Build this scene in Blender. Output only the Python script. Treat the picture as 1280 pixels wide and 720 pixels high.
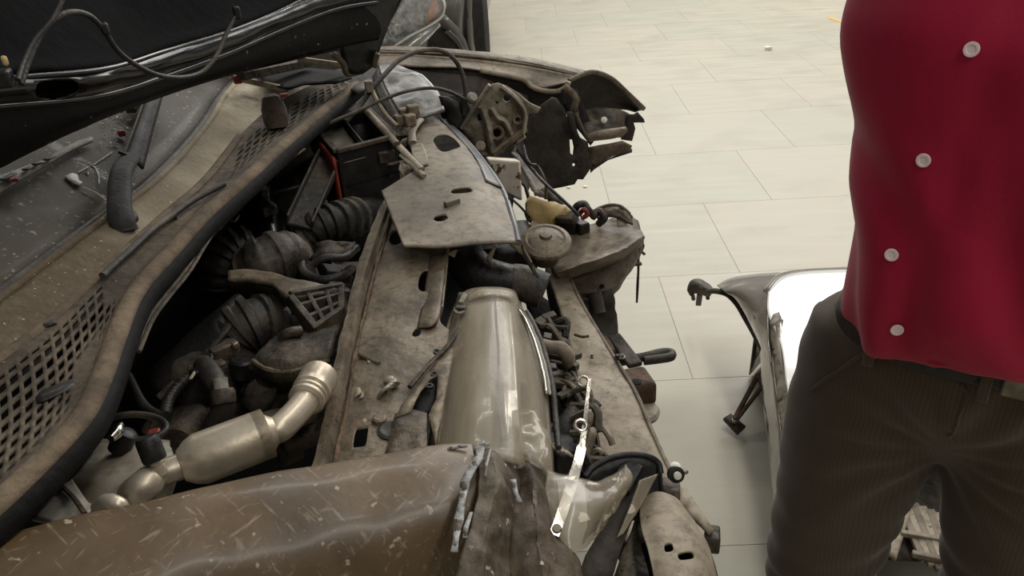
import bpy, bmesh, math, random
from mathutils import Vector, Matrix, noise
for o in list(bpy.data.objects): bpy.data.objects.remove(o, do_unlink=True)
random.seed(7)
S = bpy.context.scene
COL = S.collection

# ---------------------------------------------------------------- camera
FPX = 1000.0; PITCH = math.radians(29); ROLL = math.radians(3); CH = 1.5
_s = math.sin(ROLL); _c = math.cos(ROLL); _t = math.tan(PITCH)
AX = Vector((_c, _s, _t * _s)).normalized()
AY = Vector((0, math.sin(PITCH), -math.cos(PITCH)))
AZ = AX.cross(AY).normalized()
cam_d = bpy.data.cameras.new('camera'); cam_d.sensor_width = 36; cam_d.lens = 36 * FPX / 1280
cam_d.clip_start = 0.02
cam = bpy.data.objects.new('camera', cam_d); COL.objects.link(cam)
cam.matrix_world = Matrix.Translation((0, 0, CH)) @ Matrix((AX, AY, AZ)).to_4x4()
S.camera = cam
CP = Vector((0, 0, CH))

# ---------------------------------------------------------------- world, lights, exposure
W = bpy.data.worlds.new('workshop_light'); S.world = W; W.use_nodes = True
W.node_tree.nodes['Background'].inputs[0].default_value = (0.96, 0.98, 1.0, 1)
W.node_tree.nodes['Background'].inputs[1].default_value = 0.30
def area(name, loc, target, sx, sy, power, col):
    d = bpy.data.lights.new(name, 'AREA'); d.shape = 'RECTANGLE'; d.size = sx; d.size_y = sy
    d.energy = power; d.color = col
    o = bpy.data.objects.new(name, d); COL.objects.link(o); o.location = loc
    o.rotation_euler = (Vector(target) - Vector(loc)).to_track_quat('-Z', 'Y').to_euler()
    return o
area('door_daylight', (3.4, 9.2, 4.3), (0.6, 2.4, 0.3), 7.0, 3.4, 500, (1.0, 0.965, 0.91))
area('unseen_strip_light', (1.2, 2.7, 4.3), (1.2, 2.7, 0), 0.35, 4.0, 60, (1.0, 0.97, 0.90))
area('unseen_strip_light', (1.6, -1.0, 4.3), (1.6, -1.0, 0), 0.35, 3.0, 55, (1.0, 0.96, 0.88))  # added unseen lamp behind the camera, brightens the man's front and near wing
area('unseen_strip_light', (-1.9, 5.6, 4.3), (-1.9, 5.6, 0), 4.0, 0.35, 110, (1.0, 0.97, 0.90))  # added unseen lamp beyond the bonnet, brightens the far end of the cowl
S.view_settings.view_transform = 'Standard'; S.view_settings.look = 'None'
S.view_settings.gamma = 1; S.view_settings.use_curve_mapping = False
S.view_settings.exposure = -0.1

# ---------------------------------------------------------------- pixel to place
def ray(px, py):
    v = Vector(((px - 640) / FPX, (360 - py) / FPX, -1.0))
    return Vector((AX.dot(v), AY.dot(v), AZ.dot(v)))
def Z(px, py, z): d = ray(px, py); return CP + d * ((z - CH) / d.z)
def Y(px, py, y): d = ray(px, py); return CP + d * (y / d.y)
def ZL(z, *pts): return [Z(a, b, z) for a, b in pts]
def YL(y, *pts): return [Y(a, b, y) for a, b in pts]

# ---------------------------------------------------------------- materials
MATS = {}
def rgb(h):
    def f(c): c /= 255; return c / 12.92 if c <= .04045 else ((c + .055) / 1.055) ** 2.4
    return (f(h[0]), f(h[1]), f(h[2]), 1)
def mat(name, c1, c2=None, sc=14, rough=.6, metal=0.0, bump=.15, bsc=90, speck=None, sth=.62, ssc=160,
        dust=None, dth=.52, dsc=5, grit=None, end_tint=None, coat=0, spec=.4, trans=0, alpha=1, stretch=None):
    if name in MATS: return MATS[name]
    m = bpy.data.materials.new(name); m.use_nodes = True; MATS[name] = m
    nt = m.node_tree; N = nt.nodes; L = nt.links; b = N['Principled BSDF']
    tc = N.new('ShaderNodeTexCoord')
    vec = tc.outputs['Object']
    if stretch:
        mp = N.new('ShaderNodeMapping'); mp.inputs['Scale'].default_value = stretch; L.new(vec, mp.inputs[0]); vec = mp.outputs[0]
    def noisetex(scale, detail=5):
        n = N.new('ShaderNodeTexNoise'); n.inputs['Scale'].default_value = scale; n.inputs['Detail'].default_value = detail
        L.new(vec, n.inputs['Vector']); return n
    def ramp(src, lo, hi):
        r = N.new('ShaderNodeMapRange'); r.inputs[1].default_value = lo; r.inputs[2].default_value = hi
        L.new(src, r.inputs[0]); return r.outputs[0]
    def mix(fac, a, bcol):
        x = N.new('ShaderNodeMix'); x.data_type = 'RGBA'; L.new(fac, x.inputs['Factor'])
        if isinstance(a, tuple): x.inputs[6].default_value = a
        else: L.new(a, x.inputs[6])
        x.inputs[7].default_value = bcol; return x.outputs[2]
    col = rgb(c1)
    n1 = noisetex(sc)
    if c2: col = mix(ramp(n1.outputs[0], .38, .64), col, rgb(c2))
    if dust:
        nd = noisetex(dsc, 8); df = ramp(nd.outputs[0], dth - .08, dth + .12); col = mix(df, col, rgb(dust))
    if end_tint:   # brown tint growing toward one end of the panel: (colour, y where it ends, y where it is full)
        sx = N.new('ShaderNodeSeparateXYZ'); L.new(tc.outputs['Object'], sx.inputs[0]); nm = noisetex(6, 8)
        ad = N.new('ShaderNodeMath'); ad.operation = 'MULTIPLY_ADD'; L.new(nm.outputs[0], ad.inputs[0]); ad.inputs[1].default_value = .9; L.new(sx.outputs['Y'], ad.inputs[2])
        col = mix(ramp(ad.outputs[0], end_tint[1] + .45, end_tint[2] + .45), col, rgb(end_tint[0]))
    if grit is None: grit = .75 if dust else 0
    if grit:
        ng = noisetex(48, 10); ng.inputs['Roughness'].default_value = .72
        q = N.new('ShaderNodeMapRange'); q.inputs[1].default_value = .47; q.inputs[2].default_value = .66; q.inputs[4].default_value = grit; L.new(ng.outputs[0], q.inputs[0])
        k = .42; col = mix(q.outputs[0], col, tuple(c * k for c in rgb(c2 or c1)[:3]) + (1,))
    if speck:
        ns = noisetex(ssc, 3); col = mix(ramp(ns.outputs[0], sth, sth + .05), col, rgb(speck))
    if isinstance(col, tuple): b.inputs['Base Color'].default_value = col
    else: L.new(col, b.inputs['Base Color'])
    rr = N.new('ShaderNodeMapRange'); rr.inputs[3].default_value = max(.02, rough - .1); rr.inputs[4].default_value = min(1, rough + .15)
    L.new(n1.outputs[0], rr.inputs[0]); L.new(rr.outputs[0], b.inputs['Roughness'])
    b.inputs['Metallic'].default_value = metal; b.inputs['Specular IOR Level'].default_value = spec
    b.inputs['Coat Weight'].default_value = coat; b.inputs['Coat Roughness'].default_value = .08
    b.inputs['Transmission Weight'].default_value = trans; b.inputs['Alpha'].default_value = alpha
    if bump:
        nb = noisetex(bsc, 6); bp = N.new('ShaderNodeBump'); bp.inputs['Strength'].default_value = min(1, bump * 1.8); bp.inputs['Distance'].default_value = .005
        L.new(nb.outputs[0], bp.inputs['Height']); L.new(bp.outputs[0], b.inputs['Normal'])
    return m

M = {}
M['tile'] = None
M['dustpaint'] = mat('dusty_brown_paint', (104, 91, 74), (84, 72, 58), 9, .55, 0, .2, 60, dust=(128, 114, 95), dth=.56, dsc=4, speck=(176, 164, 146), sth=.70, ssc=70)
M['steel'] = mat('dusty_bare_steel', (106, 93, 76), (76, 66, 53), 16, .5, .15, .3, 60, dust=(132, 119, 100), dth=.5, dsc=6, speck=(60, 45, 34), sth=.66)
M['steel_dark'] = mat('grimy_steel', (74, 66, 56), (48, 43, 37), 20, .55, .15, .4, 70, dust=(104, 92, 76), dth=.56, dsc=9, speck=(30, 26, 22), sth=.64)
M['rust'] = mat('rusty_edge', (100, 78, 58), (72, 56, 43), 30, .75, 0, .5, 80)
M['palesteel'] = mat('pale_dusty_steel', (164, 152, 133), (142, 130, 111), 10, .6, .05, .15, 60, dust=(176, 164, 144), dth=.55, dsc=7, speck=(110, 92, 72), sth=.68, ssc=60)
M['cover'] = mat('dusty_grey_plastic', (128, 117, 101), (104, 96, 84), 7, .55, 0, .12, 60, dust=(150, 139, 122), dth=.5, dsc=4, speck=(84, 76, 66), sth=.70, ssc=50)
M['cover_blue'] = mat('grey_blue_paint_edge', (74, 79, 92), (104, 100, 94), 16, .4, 0, .1, 60, coat=.2)
M['black'] = mat('black_plastic', (22, 22, 22), (34, 32, 30), 20, .45, 0, .2, 80, dust=(58, 53, 46), dth=.62, dsc=9)
M['blackdust'] = mat('dusty_black_plastic', (54, 50, 45), (38, 35, 32), 18, .55, 0, .3, 80, dust=(96, 87, 74), dth=.52, dsc=8, speck=(110, 100, 86), sth=.70)
M['dark'] = mat('near_black', (10, 10, 10), (17, 16, 15), 10, .7, 0, .3, 50, spec=.2)  # plain near-black for backings, gaps and deep parts
M['rubber'] = mat('black_rubber', (34, 32, 30), (46, 42, 38), 25, .5, 0, .2, 120, dust=(88, 79, 67), dth=.56, dsc=12)
M['seal'] = mat('dust_covered_rubber_seal', (108, 93, 74), (84, 72, 58), 22, .8, 0, .35, 90, dust=(122, 106, 86), dth=.56, dsc=8, grit=.5)
M['cowl'] = mat('dusty_cowl_plastic', (84, 74, 61), (66, 58, 48), 12, .8, 0, .3, 90, dust=(108, 96, 80), dth=.55, dsc=5, speck=(140, 128, 108), sth=.70, ssc=120)
M['cowlpale'] = mat('thick_dust_on_cowl', (204, 192, 168), (164, 152, 128), 5, .75, 0, .3, 90, dust=(214, 202, 178), dth=.58, dsc=3, grit=.5, end_tint=((84, 71, 51), 1.95, 1.15), speck=(190, 178, 156), sth=.675, ssc=150)
M['hoodblack'] = mat('gloss_black_paint', (8, 8, 9), (11, 11, 12), 10, .2, 0, .05, 30, coat=.2, spec=.3)
M['hoodmatte'] = mat('black_hood_liner', (8, 9, 11), (12, 13, 14), 6, .95, 0, .3, 40, spec=.08)
M['hoodedge'] = mat('dust_specked_black_edge', (7, 7, 8), (10, 10, 10), 12, .45, 0, .1, 60, speck=(150, 146, 136), sth=.70, ssc=75, spec=.12)
M['alu'] = mat('dull_aluminium', (206, 194, 174), (186, 174, 154), 20, .36, .6, .06, 90, dust=(164, 150, 128), dth=.62, dsc=12, grit=.15)
M['greyplastic'] = mat('pale_grey_plastic', (150, 146, 134), (132, 128, 116), 8, .5, 0, .08, 60, dust=(118, 106, 90), dth=.6, dsc=8)
M['chrome'] = mat('bright_chrome', (196, 191, 180), (160, 155, 145), 20, .16, 1, .1, 40)
M['red'] = mat('faded_red_plastic', (150, 62, 46), (110, 42, 34), 14, .5, 0, .1, 60)
M['yellow'] = mat('yellow_plastic_clip', (196, 170, 50), None, 14, .45, 0, .05, 60)
M['amber'] = mat('yellowed_plastic', (200, 174, 120), (176, 148, 96), 14, .45, 0, .15, 60, dust=(150, 126, 90), dth=.64, dsc=12, grit=.2)
M['silverdust'] = mat('dusty_silver_sheet', (116, 115, 111), (94, 93, 89), 8, .34, .3, .1, 50, dust=(140, 136, 126), dth=.55, dsc=6)
M['whitebox'] = mat('spattered_white_metal', (236, 230, 218), (214, 204, 188), 14, .4, .2, .1, 60, speck=(112, 78, 54), sth=.60, ssc=34)
M['bolt'] = mat('bolt_steel', (150, 142, 126), (110, 102, 90), 40, .4, .6, .1, 80)
M['liner'] = mat('dark_wheel_arch_liner', (62, 56, 49), (50, 45, 40), 8, .75, 0, .3, 70, dust=(78, 70, 60), dth=.56, dsc=5)
M['inner'] = mat('dark_inner_fender', (52, 47, 42), (40, 36, 33), 7, .7, 0, .3, 60, dust=(84, 74, 62), dth=.6, dsc=5)
M['white'] = mat('white_gloss_panel', (250, 248, 242), None, 14, .12, 0, 0, 60, coat=.5)
M['bumpgrey'] = mat('grey_gloss_paint', (128, 121, 110), (110, 103, 92), 10, .16, .1, .02, 40, coat=.6)
M['orange'] = mat('orange_paint_mark', (224, 172, 90), None, 14, .6, 0, .05, 60)
M['debris'] = mat('white_debris', (226, 222, 210), None, 14, .5, 0, .1, 60)
M['skin'] = mat('skin', (140, 98, 74), (128, 88, 66), 9, .5, 0, .06, 120)
M['hair'] = mat('black_hair', (18, 15, 13), None, 9, .6, 0, .4, 160)
M['shoe'] = mat('black_leather', (24, 22, 21), None, 9, .35, 0, .1, 90)
M['belt'] = mat('dark_leather_belt', (34, 30, 30), (44, 38, 36), 20, .4, 0, .2, 120)
M['button'] = mat('pearl_button', (252, 232, 234), (244, 222, 226), 60, .3, 0, .02, 60)

def glassy(name, col, frac, rough=.08, speck=None, scale=70, th=.6, coat=.5, st=(1, 1, 1)):
    """clear plastic or glass under dust: part transparent, part dusty gloss"""
    m = bpy.data.materials.new(name); m.use_nodes = True; nt = m.node_tree; N = nt.nodes; L = nt.links
    b = N['Principled BSDF']; b.inputs['Base Color'].default_value = rgb(col); b.inputs['Roughness'].default_value = rough
    b.inputs['Coat Weight'].default_value = coat; b.inputs['Coat Roughness'].default_value = .05
    tr = N.new('ShaderNodeBsdfTransparent'); mx = N.new('ShaderNodeMixShader')
    tc = N.new('ShaderNodeTexCoord'); n = N.new('ShaderNodeTexNoise'); n.inputs['Scale'].default_value = 7; n.inputs['Detail'].default_value = 8
    mp = N.new('ShaderNodeMapping'); mp.inputs['Scale'].default_value = st; L.new(tc.outputs['Object'], mp.inputs[0]); L.new(mp.outputs[0], n.inputs['Vector'])
    r = N.new('ShaderNodeMapRange'); r.inputs[1].default_value = .3; r.inputs[2].default_value = .7
    r.inputs[3].default_value = max(0, frac - .18); r.inputs[4].default_value = min(1, frac + .18); L.new(n.outputs[0], r.inputs[0])
    fac = r.outputs[0]
    if speck:
        n2 = N.new('ShaderNodeTexNoise'); n2.inputs['Scale'].default_value = scale; n2.inputs['Detail'].default_value = 3
        L.new(tc.outputs['Object'], n2.inputs['Vector'])
        r2 = N.new('ShaderNodeMapRange'); r2.inputs[1].default_value = th; r2.inputs[2].default_value = th + .06; L.new(n2.outputs[0], r2.inputs[0])
        ad = N.new('ShaderNodeMath'); ad.operation = 'MAXIMUM'; L.new(fac, ad.inputs[0]); L.new(r2.outputs[0], ad.inputs[1]); fac = ad.outputs[0]
        mc = N.new('ShaderNodeMix'); mc.data_type = 'RGBA'; mc.inputs[6].default_value = rgb(col); mc.inputs[7].default_value = rgb(speck)
        L.new(r2.outputs[0], mc.inputs['Factor']); L.new(mc.outputs[2], b.inputs['Base Color'])
    L.new(fac, mx.inputs[0]); L.new(tr.outputs[0], mx.inputs[1]); L.new(b.outputs[0], mx.inputs[2])
    L.new(mx.outputs[0], N['Material Output'].inputs[0])
    return m
M['lens'] = glassy('dusty_headlight_lens', (166, 154, 133), .40, .30, None, 60, .60, .15, (6, .6, 1))
M['shard'] = glassy('broken_clear_plastic', (160, 149, 129), .50, .22, (196, 186, 166), 40, .62, .35)
M['glass'] = glassy('dusty_windscreen_glass', (80, 73, 61), .80, .6, (150, 141, 122), 110, .62, .04)
M['carlens'] = glassy('clear_lens', (236, 236, 232), .18, .05)

# scratched fender paint: thin pale scratches across dusty brown paint
def scratched():
    m = bpy.data.materials.new('scratched_dusty_brown_paint'); m.use_nodes = True; nt = m.node_tree; N = nt.nodes; L = nt.links
    b = N['Principled BSDF']; tc = N.new('ShaderNodeTexCoord')
    def nz(scale, sx=(1, 1, 1), rot=0, det=4):
        mp = N.new('ShaderNodeMapping'); mp.inputs['Scale'].default_value = sx; mp.inputs['Rotation'].default_value = (0, 0, rot)
        r0 = N.new('ShaderNodeMapping'); r0.inputs['Rotation'].default_value = (0, 0, rot); L.new(tc.outputs['Object'], r0.inputs[0])
        mp.inputs['Rotation'].default_value = (0, 0, 0); L.new(r0.outputs[0], mp.inputs[0])
        n = N.new('ShaderNodeTexNoise'); n.inputs['Scale'].default_value = scale; n.inputs['Detail'].default_value = det
        L.new(mp.outputs[0], n.inputs['Vector']); return n.outputs[0]
    def mr(s, a, c):
        r = N.new('ShaderNodeMapRange'); r.inputs[1].default_value = a; r.inputs[2].default_value = c; L.new(s, r.inputs[0]); return r.outputs[0]
    def mx(f, a, c):
        x = N.new('ShaderNodeMix'); x.data_type = 'RGBA'; L.new(f, x.inputs['Factor'])
        (L.new(a, x.inputs[6]) if not isinstance(a, tuple) else setattr(x.inputs[6], 'default_value', a)); x.inputs[7].default_value = c; return x.outputs[2]
    c = mx(mr(nz(9), .35, .65), rgb((100, 80, 54)), rgb((78, 62, 42)))
    c = mx(mr(nz(3.5, det=8), .48, .68), c, rgb((124, 106, 82)))
    def lim(f, k):
        q = N.new('ShaderNodeMath'); q.operation = 'MULTIPLY'; q.inputs[1].default_value = k; L.new(f, q.inputs[0]); return q.outputs[0]
    for rot, th, s in ((.7, .62, 60), (-.9, .63, 56), (1.9, .64, 70), (2.6, .65, 80)):
        c = mx(lim(mr(nz(s, (.35, 2.4, 1), rot, 5), th, th + .09), .34), c, rgb((172, 158, 138)))
    c = mx(lim(mr(nz(75, det=2), .67, .72), .6), c, rgb((186, 174, 154)))
    L.new(c, b.inputs['Base Color']); b.inputs['Roughness'].default_value = .42; b.inputs['Coat Weight'].default_value = .12; b.inputs['Coat Roughness'].default_value = .14
    bp = N.new('ShaderNodeBump'); bp.inputs['Strength'].default_value = .2; bp.inputs['Distance'].default_value = .003
    L.new(nz(60), bp.inputs['Height']); L.new(bp.outputs[0], b.inputs['Normal'])
    return m
M['fender'] = scratched()

# ---------------------------------------------------------------- mesh helpers
def mk(name, verts, faces, m, parent=None, smooth=45, thick=0, offset=-1, bevel=0, label=None):
    me = bpy.data.meshes.new(name); me.from_pydata([tuple(v) for v in verts], [], faces); me.validate(); me.update()
    bm = bmesh.new(); bm.from_mesh(me); bmesh.ops.remove_doubles(bm, verts=bm.verts, dist=1e-5)
    if not thick: bmesh.ops.recalc_face_normals(bm, faces=bm.faces)
    bm.to_mesh(me); bm.free()
    if smooth:
        me.polygons.foreach_set('use_smooth', [True] * len(me.polygons)); me.set_sharp_from_angle(angle=math.radians(smooth))
    me.materials.append(m)
    o = bpy.data.objects.new(name, me); COL.objects.link(o)
    if thick:
        s = o.modifiers.new('thickness', 'SOLIDIFY'); s.thickness = thick; s.offset = offset
    if bevel:
        s = o.modifiers.new('bevel', 'BEVEL'); s.width = bevel; s.segments = 2; s.limit_method = 'ANGLE'
    if parent is not None:
        o.parent = parent
        w = Vector((0, 0, 0)); p = parent
        while p is not None: w += p.location; p = p.parent
        o.location = -w
    if label: o['label'] = label
    return o
def thing(name, label, cat, loc, group=None):
    o = bpy.data.objects.new(name, None); COL.objects.link(o); o.location = loc; o.empty_display_size = .1
    o['label'] = label; o['category'] = cat
    if group: o['group'] = group
    return o
def tag(o, label, cat, group=None, kind=None):
    o['label'] = label; o['category'] = cat
    if group: o['group'] = group
    if kind: o['kind'] = kind
    return o

def cr(pts, n, linear=False):
    pts = [Vector(p) for p in pts]; k = len(pts)
    if k == 1: return [pts[0].copy() for _ in range(n)]
    out = []
    for i in range(n):
        t = i / (n - 1) * (k - 1); j = min(int(t), k - 2); s = t - j
        a, b = pts[j], pts[j + 1]
        if linear or k == 2: out.append(a.lerp(b, s)); continue
        p0 = pts[j - 1] if j > 0 else a * 2 - b
        p3 = pts[j + 2] if j + 2 < k else b * 2 - a
        out.append(.5 * ((2 * a) + (b - p0) * s + (2 * p0 - 5 * a + 4 * b - p3) * s * s + (3 * a - p0 - 3 * b + p3) * s ** 3))
    return out
def crs(vals, n):
    return [v.x for v in cr([Vector((a, 0, 0)) for a in vals], n)]

def nz3(p, sc): return noise.noise_vector(p * sc)
def patch(name, m, parent, rows, nu=24, nv=24, thick=.003, amp=0, nsc=12, holes=(), lin_u=False, lin_v=False,
          cells=None, offset=0, label=None, smooth=50, fn=None, ridge=0):
    """surface through rows of control points; holes = (u, v, ru, rv, power) cut out of it; cells(i, j) -> True drops a cell"""
    R0 = [cr(r, nu + 1, lin_u) for r in rows]
    G = [[None] * (nu + 1) for _ in range(nv + 1)]
    for i in range(nu + 1):
        c = cr([r[i] for r in R0], nv + 1, lin_v)
        for j in range(nv + 1): G[j][i] = c[j]
    if amp or fn or ridge:
        B = [[p.copy() for p in r] for r in G]
        for j in range(nv + 1):
            for i in range(nu + 1):
                a = B[j][min(i + 1, nu)] - B[j][max(i - 1, 0)]; b = B[min(j + 1, nv)][i] - B[max(j - 1, 0)][i]
                n = a.cross(b)
                n = n.normalized() if n.length > 1e-9 else Vector((0, 0, 1))
                if n.z < 0: n = -n
                p = B[j][i]; h = 0
                if amp: h += amp * (noise.noise(p * nsc) + .5 * noise.noise(p * nsc * 2.3))
                if ridge: h += ridge * (1 - abs(noise.noise(p * nsc * .8 + Vector((3, 1, 7)))) * 2.2)
                if fn: h += fn(i / nu, j / nv)
                G[j][i] = p + n * h
    def ev(u, v):
        x = max(0, min(nu, u * nu)); y = max(0, min(nv, v * nv)); i = min(int(x), nu - 1); j = min(int(y), nv - 1)
        s = x - i; t = y - j
        return G[j][i].lerp(G[j][i + 1], s).lerp(G[j + 1][i].lerp(G[j + 1][i + 1], s), t)
    verts = []; inside = {}
    for j in range(nv + 1):
        for i in range(nu + 1):
            u, v = i / nu, j / nv; hit = None
            for h in holes:
                uc, vc, ru, rv = h[:4]; pw = h[4] if len(h) > 4 else 2
                d = (abs((u - uc) / ru) ** pw + abs((v - vc) / rv) ** pw) ** (1 / pw)
                if d < 1: hit = (uc, vc, max(d, 1e-4)); break
            idx = j * (nu + 1) + i
            if hit:
                inside[idx] = 1; uc, vc, d = hit
                verts.append(ev(uc + (u - uc) / d, vc + (v - vc) / d))
            else: verts.append(G[j][i])
    faces = []
    for j in range(nv):
        for i in range(nu):
            if cells and cells(i, j): continue
            q = (j * (nu + 1) + i, j * (nu + 1) + i + 1, (j + 1) * (nu + 1) + i + 1, (j + 1) * (nu + 1) + i)
            if all(k in inside for k in q): continue
            faces.append(q)
    used = sorted({k for f in faces for k in f}); rm = {k: n for n, k in enumerate(used)}
    o = mk(name, [verts[k] for k in used], [tuple(rm[k] for k in f) for f in faces], m, parent, smooth, thick, offset, 0, label)
    return o

def tube(name, m, parent, pts, r, n=None, seg=10, rib=None, flat=1.0, label=None, lin=False, caps=True, amp=0, hollow=False):
    k = len(pts); n = n or max(8, (k - 1) * 6)
    P = cr(pts, n, lin); rr = crs(r, n) if isinstance(r, (list, tuple)) else [r] * n
    if rib: rr = [a * (1 + rib[0] * (1 if math.sin(i / (n - 1) * rib[1] * 2 * math.pi) > 0 else -1)) for i, a in enumerate(rr)]
    V = []; F = []; up = None
    for i in range(n):
        t = (P[min(i + 1, n - 1)] - P[max(i - 1, 0)]).normalized()
        if up is None:
            up = Vector((0, 0, 1)) if abs(t.z) < .9 else Vector((1, 0, 0))
        up = (up - t * up.dot(t)).normalized(); sd = t.cross(up)
        for s in range(seg):
            a = 2 * math.pi * s / seg
            V.append(P[i] + (sd * math.cos(a) + up * math.sin(a) * flat) * rr[i] * (1 + amp * noise.noise(P[i] * 40 + Vector((s, 0, 0)))))
    for i in range(n - 1):
        for s in range(seg):
            F.append((i * seg + s, i * seg + (s + 1) % seg, (i + 1) * seg + (s + 1) % seg, (i + 1) * seg + s))
    if caps and not hollow: F.append(tuple(range(seg))[::-1]); F.append(tuple((n - 1) * seg + s for s in range(seg)))
    if hollow:   # an open end with a wall
        return mk(name, V, F, m, parent, 50, min(rr) * .12, -1, 0, label)
    return mk(name, V, F, m, parent, 50, label=label)

def frame_box(c, ax, ay, az, sx, sy, sz):
    V = [c + ax * (sx / 2 * a) + ay * (sy / 2 * b) + az * (sz / 2 * d) for d in (-1, 1) for b in (-1, 1) for a in (-1, 1)]
    F = [(0, 2, 3, 1), (4, 5, 7, 6), (0, 1, 5, 4), (2, 6, 7, 3), (0, 4, 6, 2), (1, 3, 7, 5)]
    return V, F
def bar(name, m, parent, p0, p1, w, h, up=(0, 0, 1), bevel=.002, label=None):
    p0 = Vector(p0); p1 = Vector(p1); t = p1 - p0; l = t.length; t.normalize(); up = Vector(up)
    up = (up - t * up.dot(t)).normalized(); s = up.cross(t)
    V, F = frame_box((p0 + p1) / 2, t, s, up, l, w, h)
    return mk(name, V, F, m, parent, 40, bevel=bevel, label=label)
def block(name, m, parent, c, sx, sy, sz, rz=0, rx=0, ry=0, bevel=.003, label=None):
    R = Matrix.Rotation(rz, 3, 'Z') @ Matrix.Rotation(ry, 3, 'Y') @ Matrix.Rotation(rx, 3, 'X')
    V, F = frame_box(Vector(c), R.col[0], R.col[1], R.col[2], sx, sy, sz)
    return mk(name, V, F, m, parent, 40, bevel=bevel, label=label)
def lathe(name, m, parent, base, axis, prof, seg=24, label=None):
    ax = Vector(axis).normalized(); u = ax.orthogonal().normalized(); w = ax.cross(u); base = Vector(base)
    V = []; F = []; n = len(prof)
    for r, h in prof:
        for s in range(seg):
            a = 2 * math.pi * s / seg; V.append(base + ax * h + (u * math.cos(a) + w * math.sin(a)) * max(r, 1e-4))
    for i in range(n - 1):
        for s in range(seg):
            F.append((i * seg + s, i * seg + (s + 1) % seg, (i + 1) * seg + (s + 1) % seg, (i + 1) * seg + s))
    F.append(tuple(range(seg))[::-1]); F.append(tuple((n - 1) * seg + s for s in range(seg)))
    return mk(name, V, F, m, parent, 35, label=label)
def plate(name, m, parent, outline, thick=.003, amp=0, nsc=14, cuts=3, holes=(), label=None, smooth=35, ridge=0):
    """crumpled sheet filling a 3-D outline; holes = inner loops of points"""
    bm = bmesh.new()
    es = []
    for loop in [outline] + list(holes):
        vs = [bm.verts.new(p) for p in loop]
        es += [bm.edges.new((vs[i], vs[(i + 1) % len(vs)])) for i in range(len(vs))]
    bmesh.ops.triangle_fill(bm, use_beauty=True, use_dissolve=False, edges=es)
    if not bm.faces: bm.faces.new([v for v in bm.verts][:len(outline)])
    for _ in range(cuts):
        long = [e for e in bm.edges if e.calc_length() > .025]
        if not long: break
        bmesh.ops.subdivide_edges(bm, edges=long, cuts=1); bmesh.ops.triangulate(bm, faces=bm.faces)
    bm.normal_update()
    nn = Vector((0, 0, 0))
    for f in bm.faces: nn += f.normal * f.calc_area() * (1 if f.normal.z >= 0 or True else -1)
    nn = nn.normalized() if nn.length > 0 else Vector((0, 0, 1))
    if amp or ridge:
        for v in bm.verts:
            h = amp * (noise.noise(v.co * nsc) + .5 * noise.noise(v.co * nsc * 2.3))
            if ridge: h += ridge * (1 - abs(noise.noise(v.co * nsc)) * 2.2)
            v.co += nn * h
    V = [v.co.copy() for v in bm.verts]; bm.verts.index_update(); F = [tuple(v.index for v in f.verts) for f in bm.faces]; bm.free()
    return mk(name, V, F, m, parent, smooth, thick, 0, 0, label)
def bolt(parent, c, axis=(0, 0, 1), r=.008, m=None, name='bolt', label=None):
    return lathe(name, m or M['bolt'], parent, c, axis, [(r * 1.5, -.002), (r * 1.5, .001), (r, .0015), (r, .006), (r * .8, .007)], 8 if r < .006 else 12, label)
# ================================================================ floor
def tile_mat():
    m = bpy.data.materials.new('streaked_vinyl_tile'); m.use_nodes = True; nt = m.node_tree; N = nt.nodes; L = nt.links; b = N['Principled BSDF']
    tc = N.new('ShaderNodeTexCoord'); oi = N.new('ShaderNodeObjectInfo'); g = N.new('ShaderNodeNewGeometry')
    mp = N.new('ShaderNodeMapping'); mp.inputs['Scale'].default_value = (.9, 7, 1); L.new(g.outputs['Position'], mp.inputs[0])
    n = N.new('ShaderNodeTexNoise'); n.inputs['Scale'].default_value = 2.6; n.inputs['Detail'].default_value = 6; L.new(mp.outputs[0], n.inputs['Vector'])
    n2 = N.new('ShaderNodeTexNoise'); n2.inputs['Scale'].default_value = 3; n2.inputs['Detail'].default_value = 8; L.new(g.outputs['Position'], n2.inputs['Vector'])
    def mr(s, a, c, d=0, e=1):
        r = N.new('ShaderNodeMapRange'); r.inputs[1].default_value = a; r.inputs[2].default_value = c; r.inputs[3].default_value = d; r.inputs[4].default_value = e; L.new(s, r.inputs[0]); return r.outputs[0]
    def mx(f, a, c):
        x = N.new('ShaderNodeMix'); x.data_type = 'RGBA'; L.new(f, x.inputs['Factor'])
        for i, q in ((6, a), (7, c)):
            if isinstance(q, tuple): x.inputs[i].default_value = q
            else: L.new(q, x.inputs[i])
        return x.outputs[2]
    c = mx(mr(n.outputs[0], .35, .65), rgb((180, 174, 157)), rgb((192, 184, 165)))
    c = mx(mr(oi.outputs['Random'], 0, 1, 0, .55), c, rgb((170, 173, 158)))
    c = mx(mr(n2.outputs[0], .5, .75, 0, .5), c, rgb((160, 154, 138)))
    L.new(c, b.inputs['Base Color']); b.inputs['Roughness'].default_value = .45; b.inputs['Specular IOR Level'].default_value = .35
    L.new(mr(n.outputs[0], .3, .7, .38, .55), b.inputs['Roughness'])
    return m
M['tile'] = tile_mat()
M['joint'] = mat('dark_joint', (174, 168, 152), None, 10, .8)
fl = mk('floor', [(-9, -4, -.006), (9, -4, -.006), (9, 14, -.006), (-9, 14, -.006)], [(0, 1, 2, 3)], M['joint'], None, 0, .04, -1)
fl['kind'] = 'structure'; fl['label'] = 'pale grey-beige streaked vinyl workshop floor'
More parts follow.
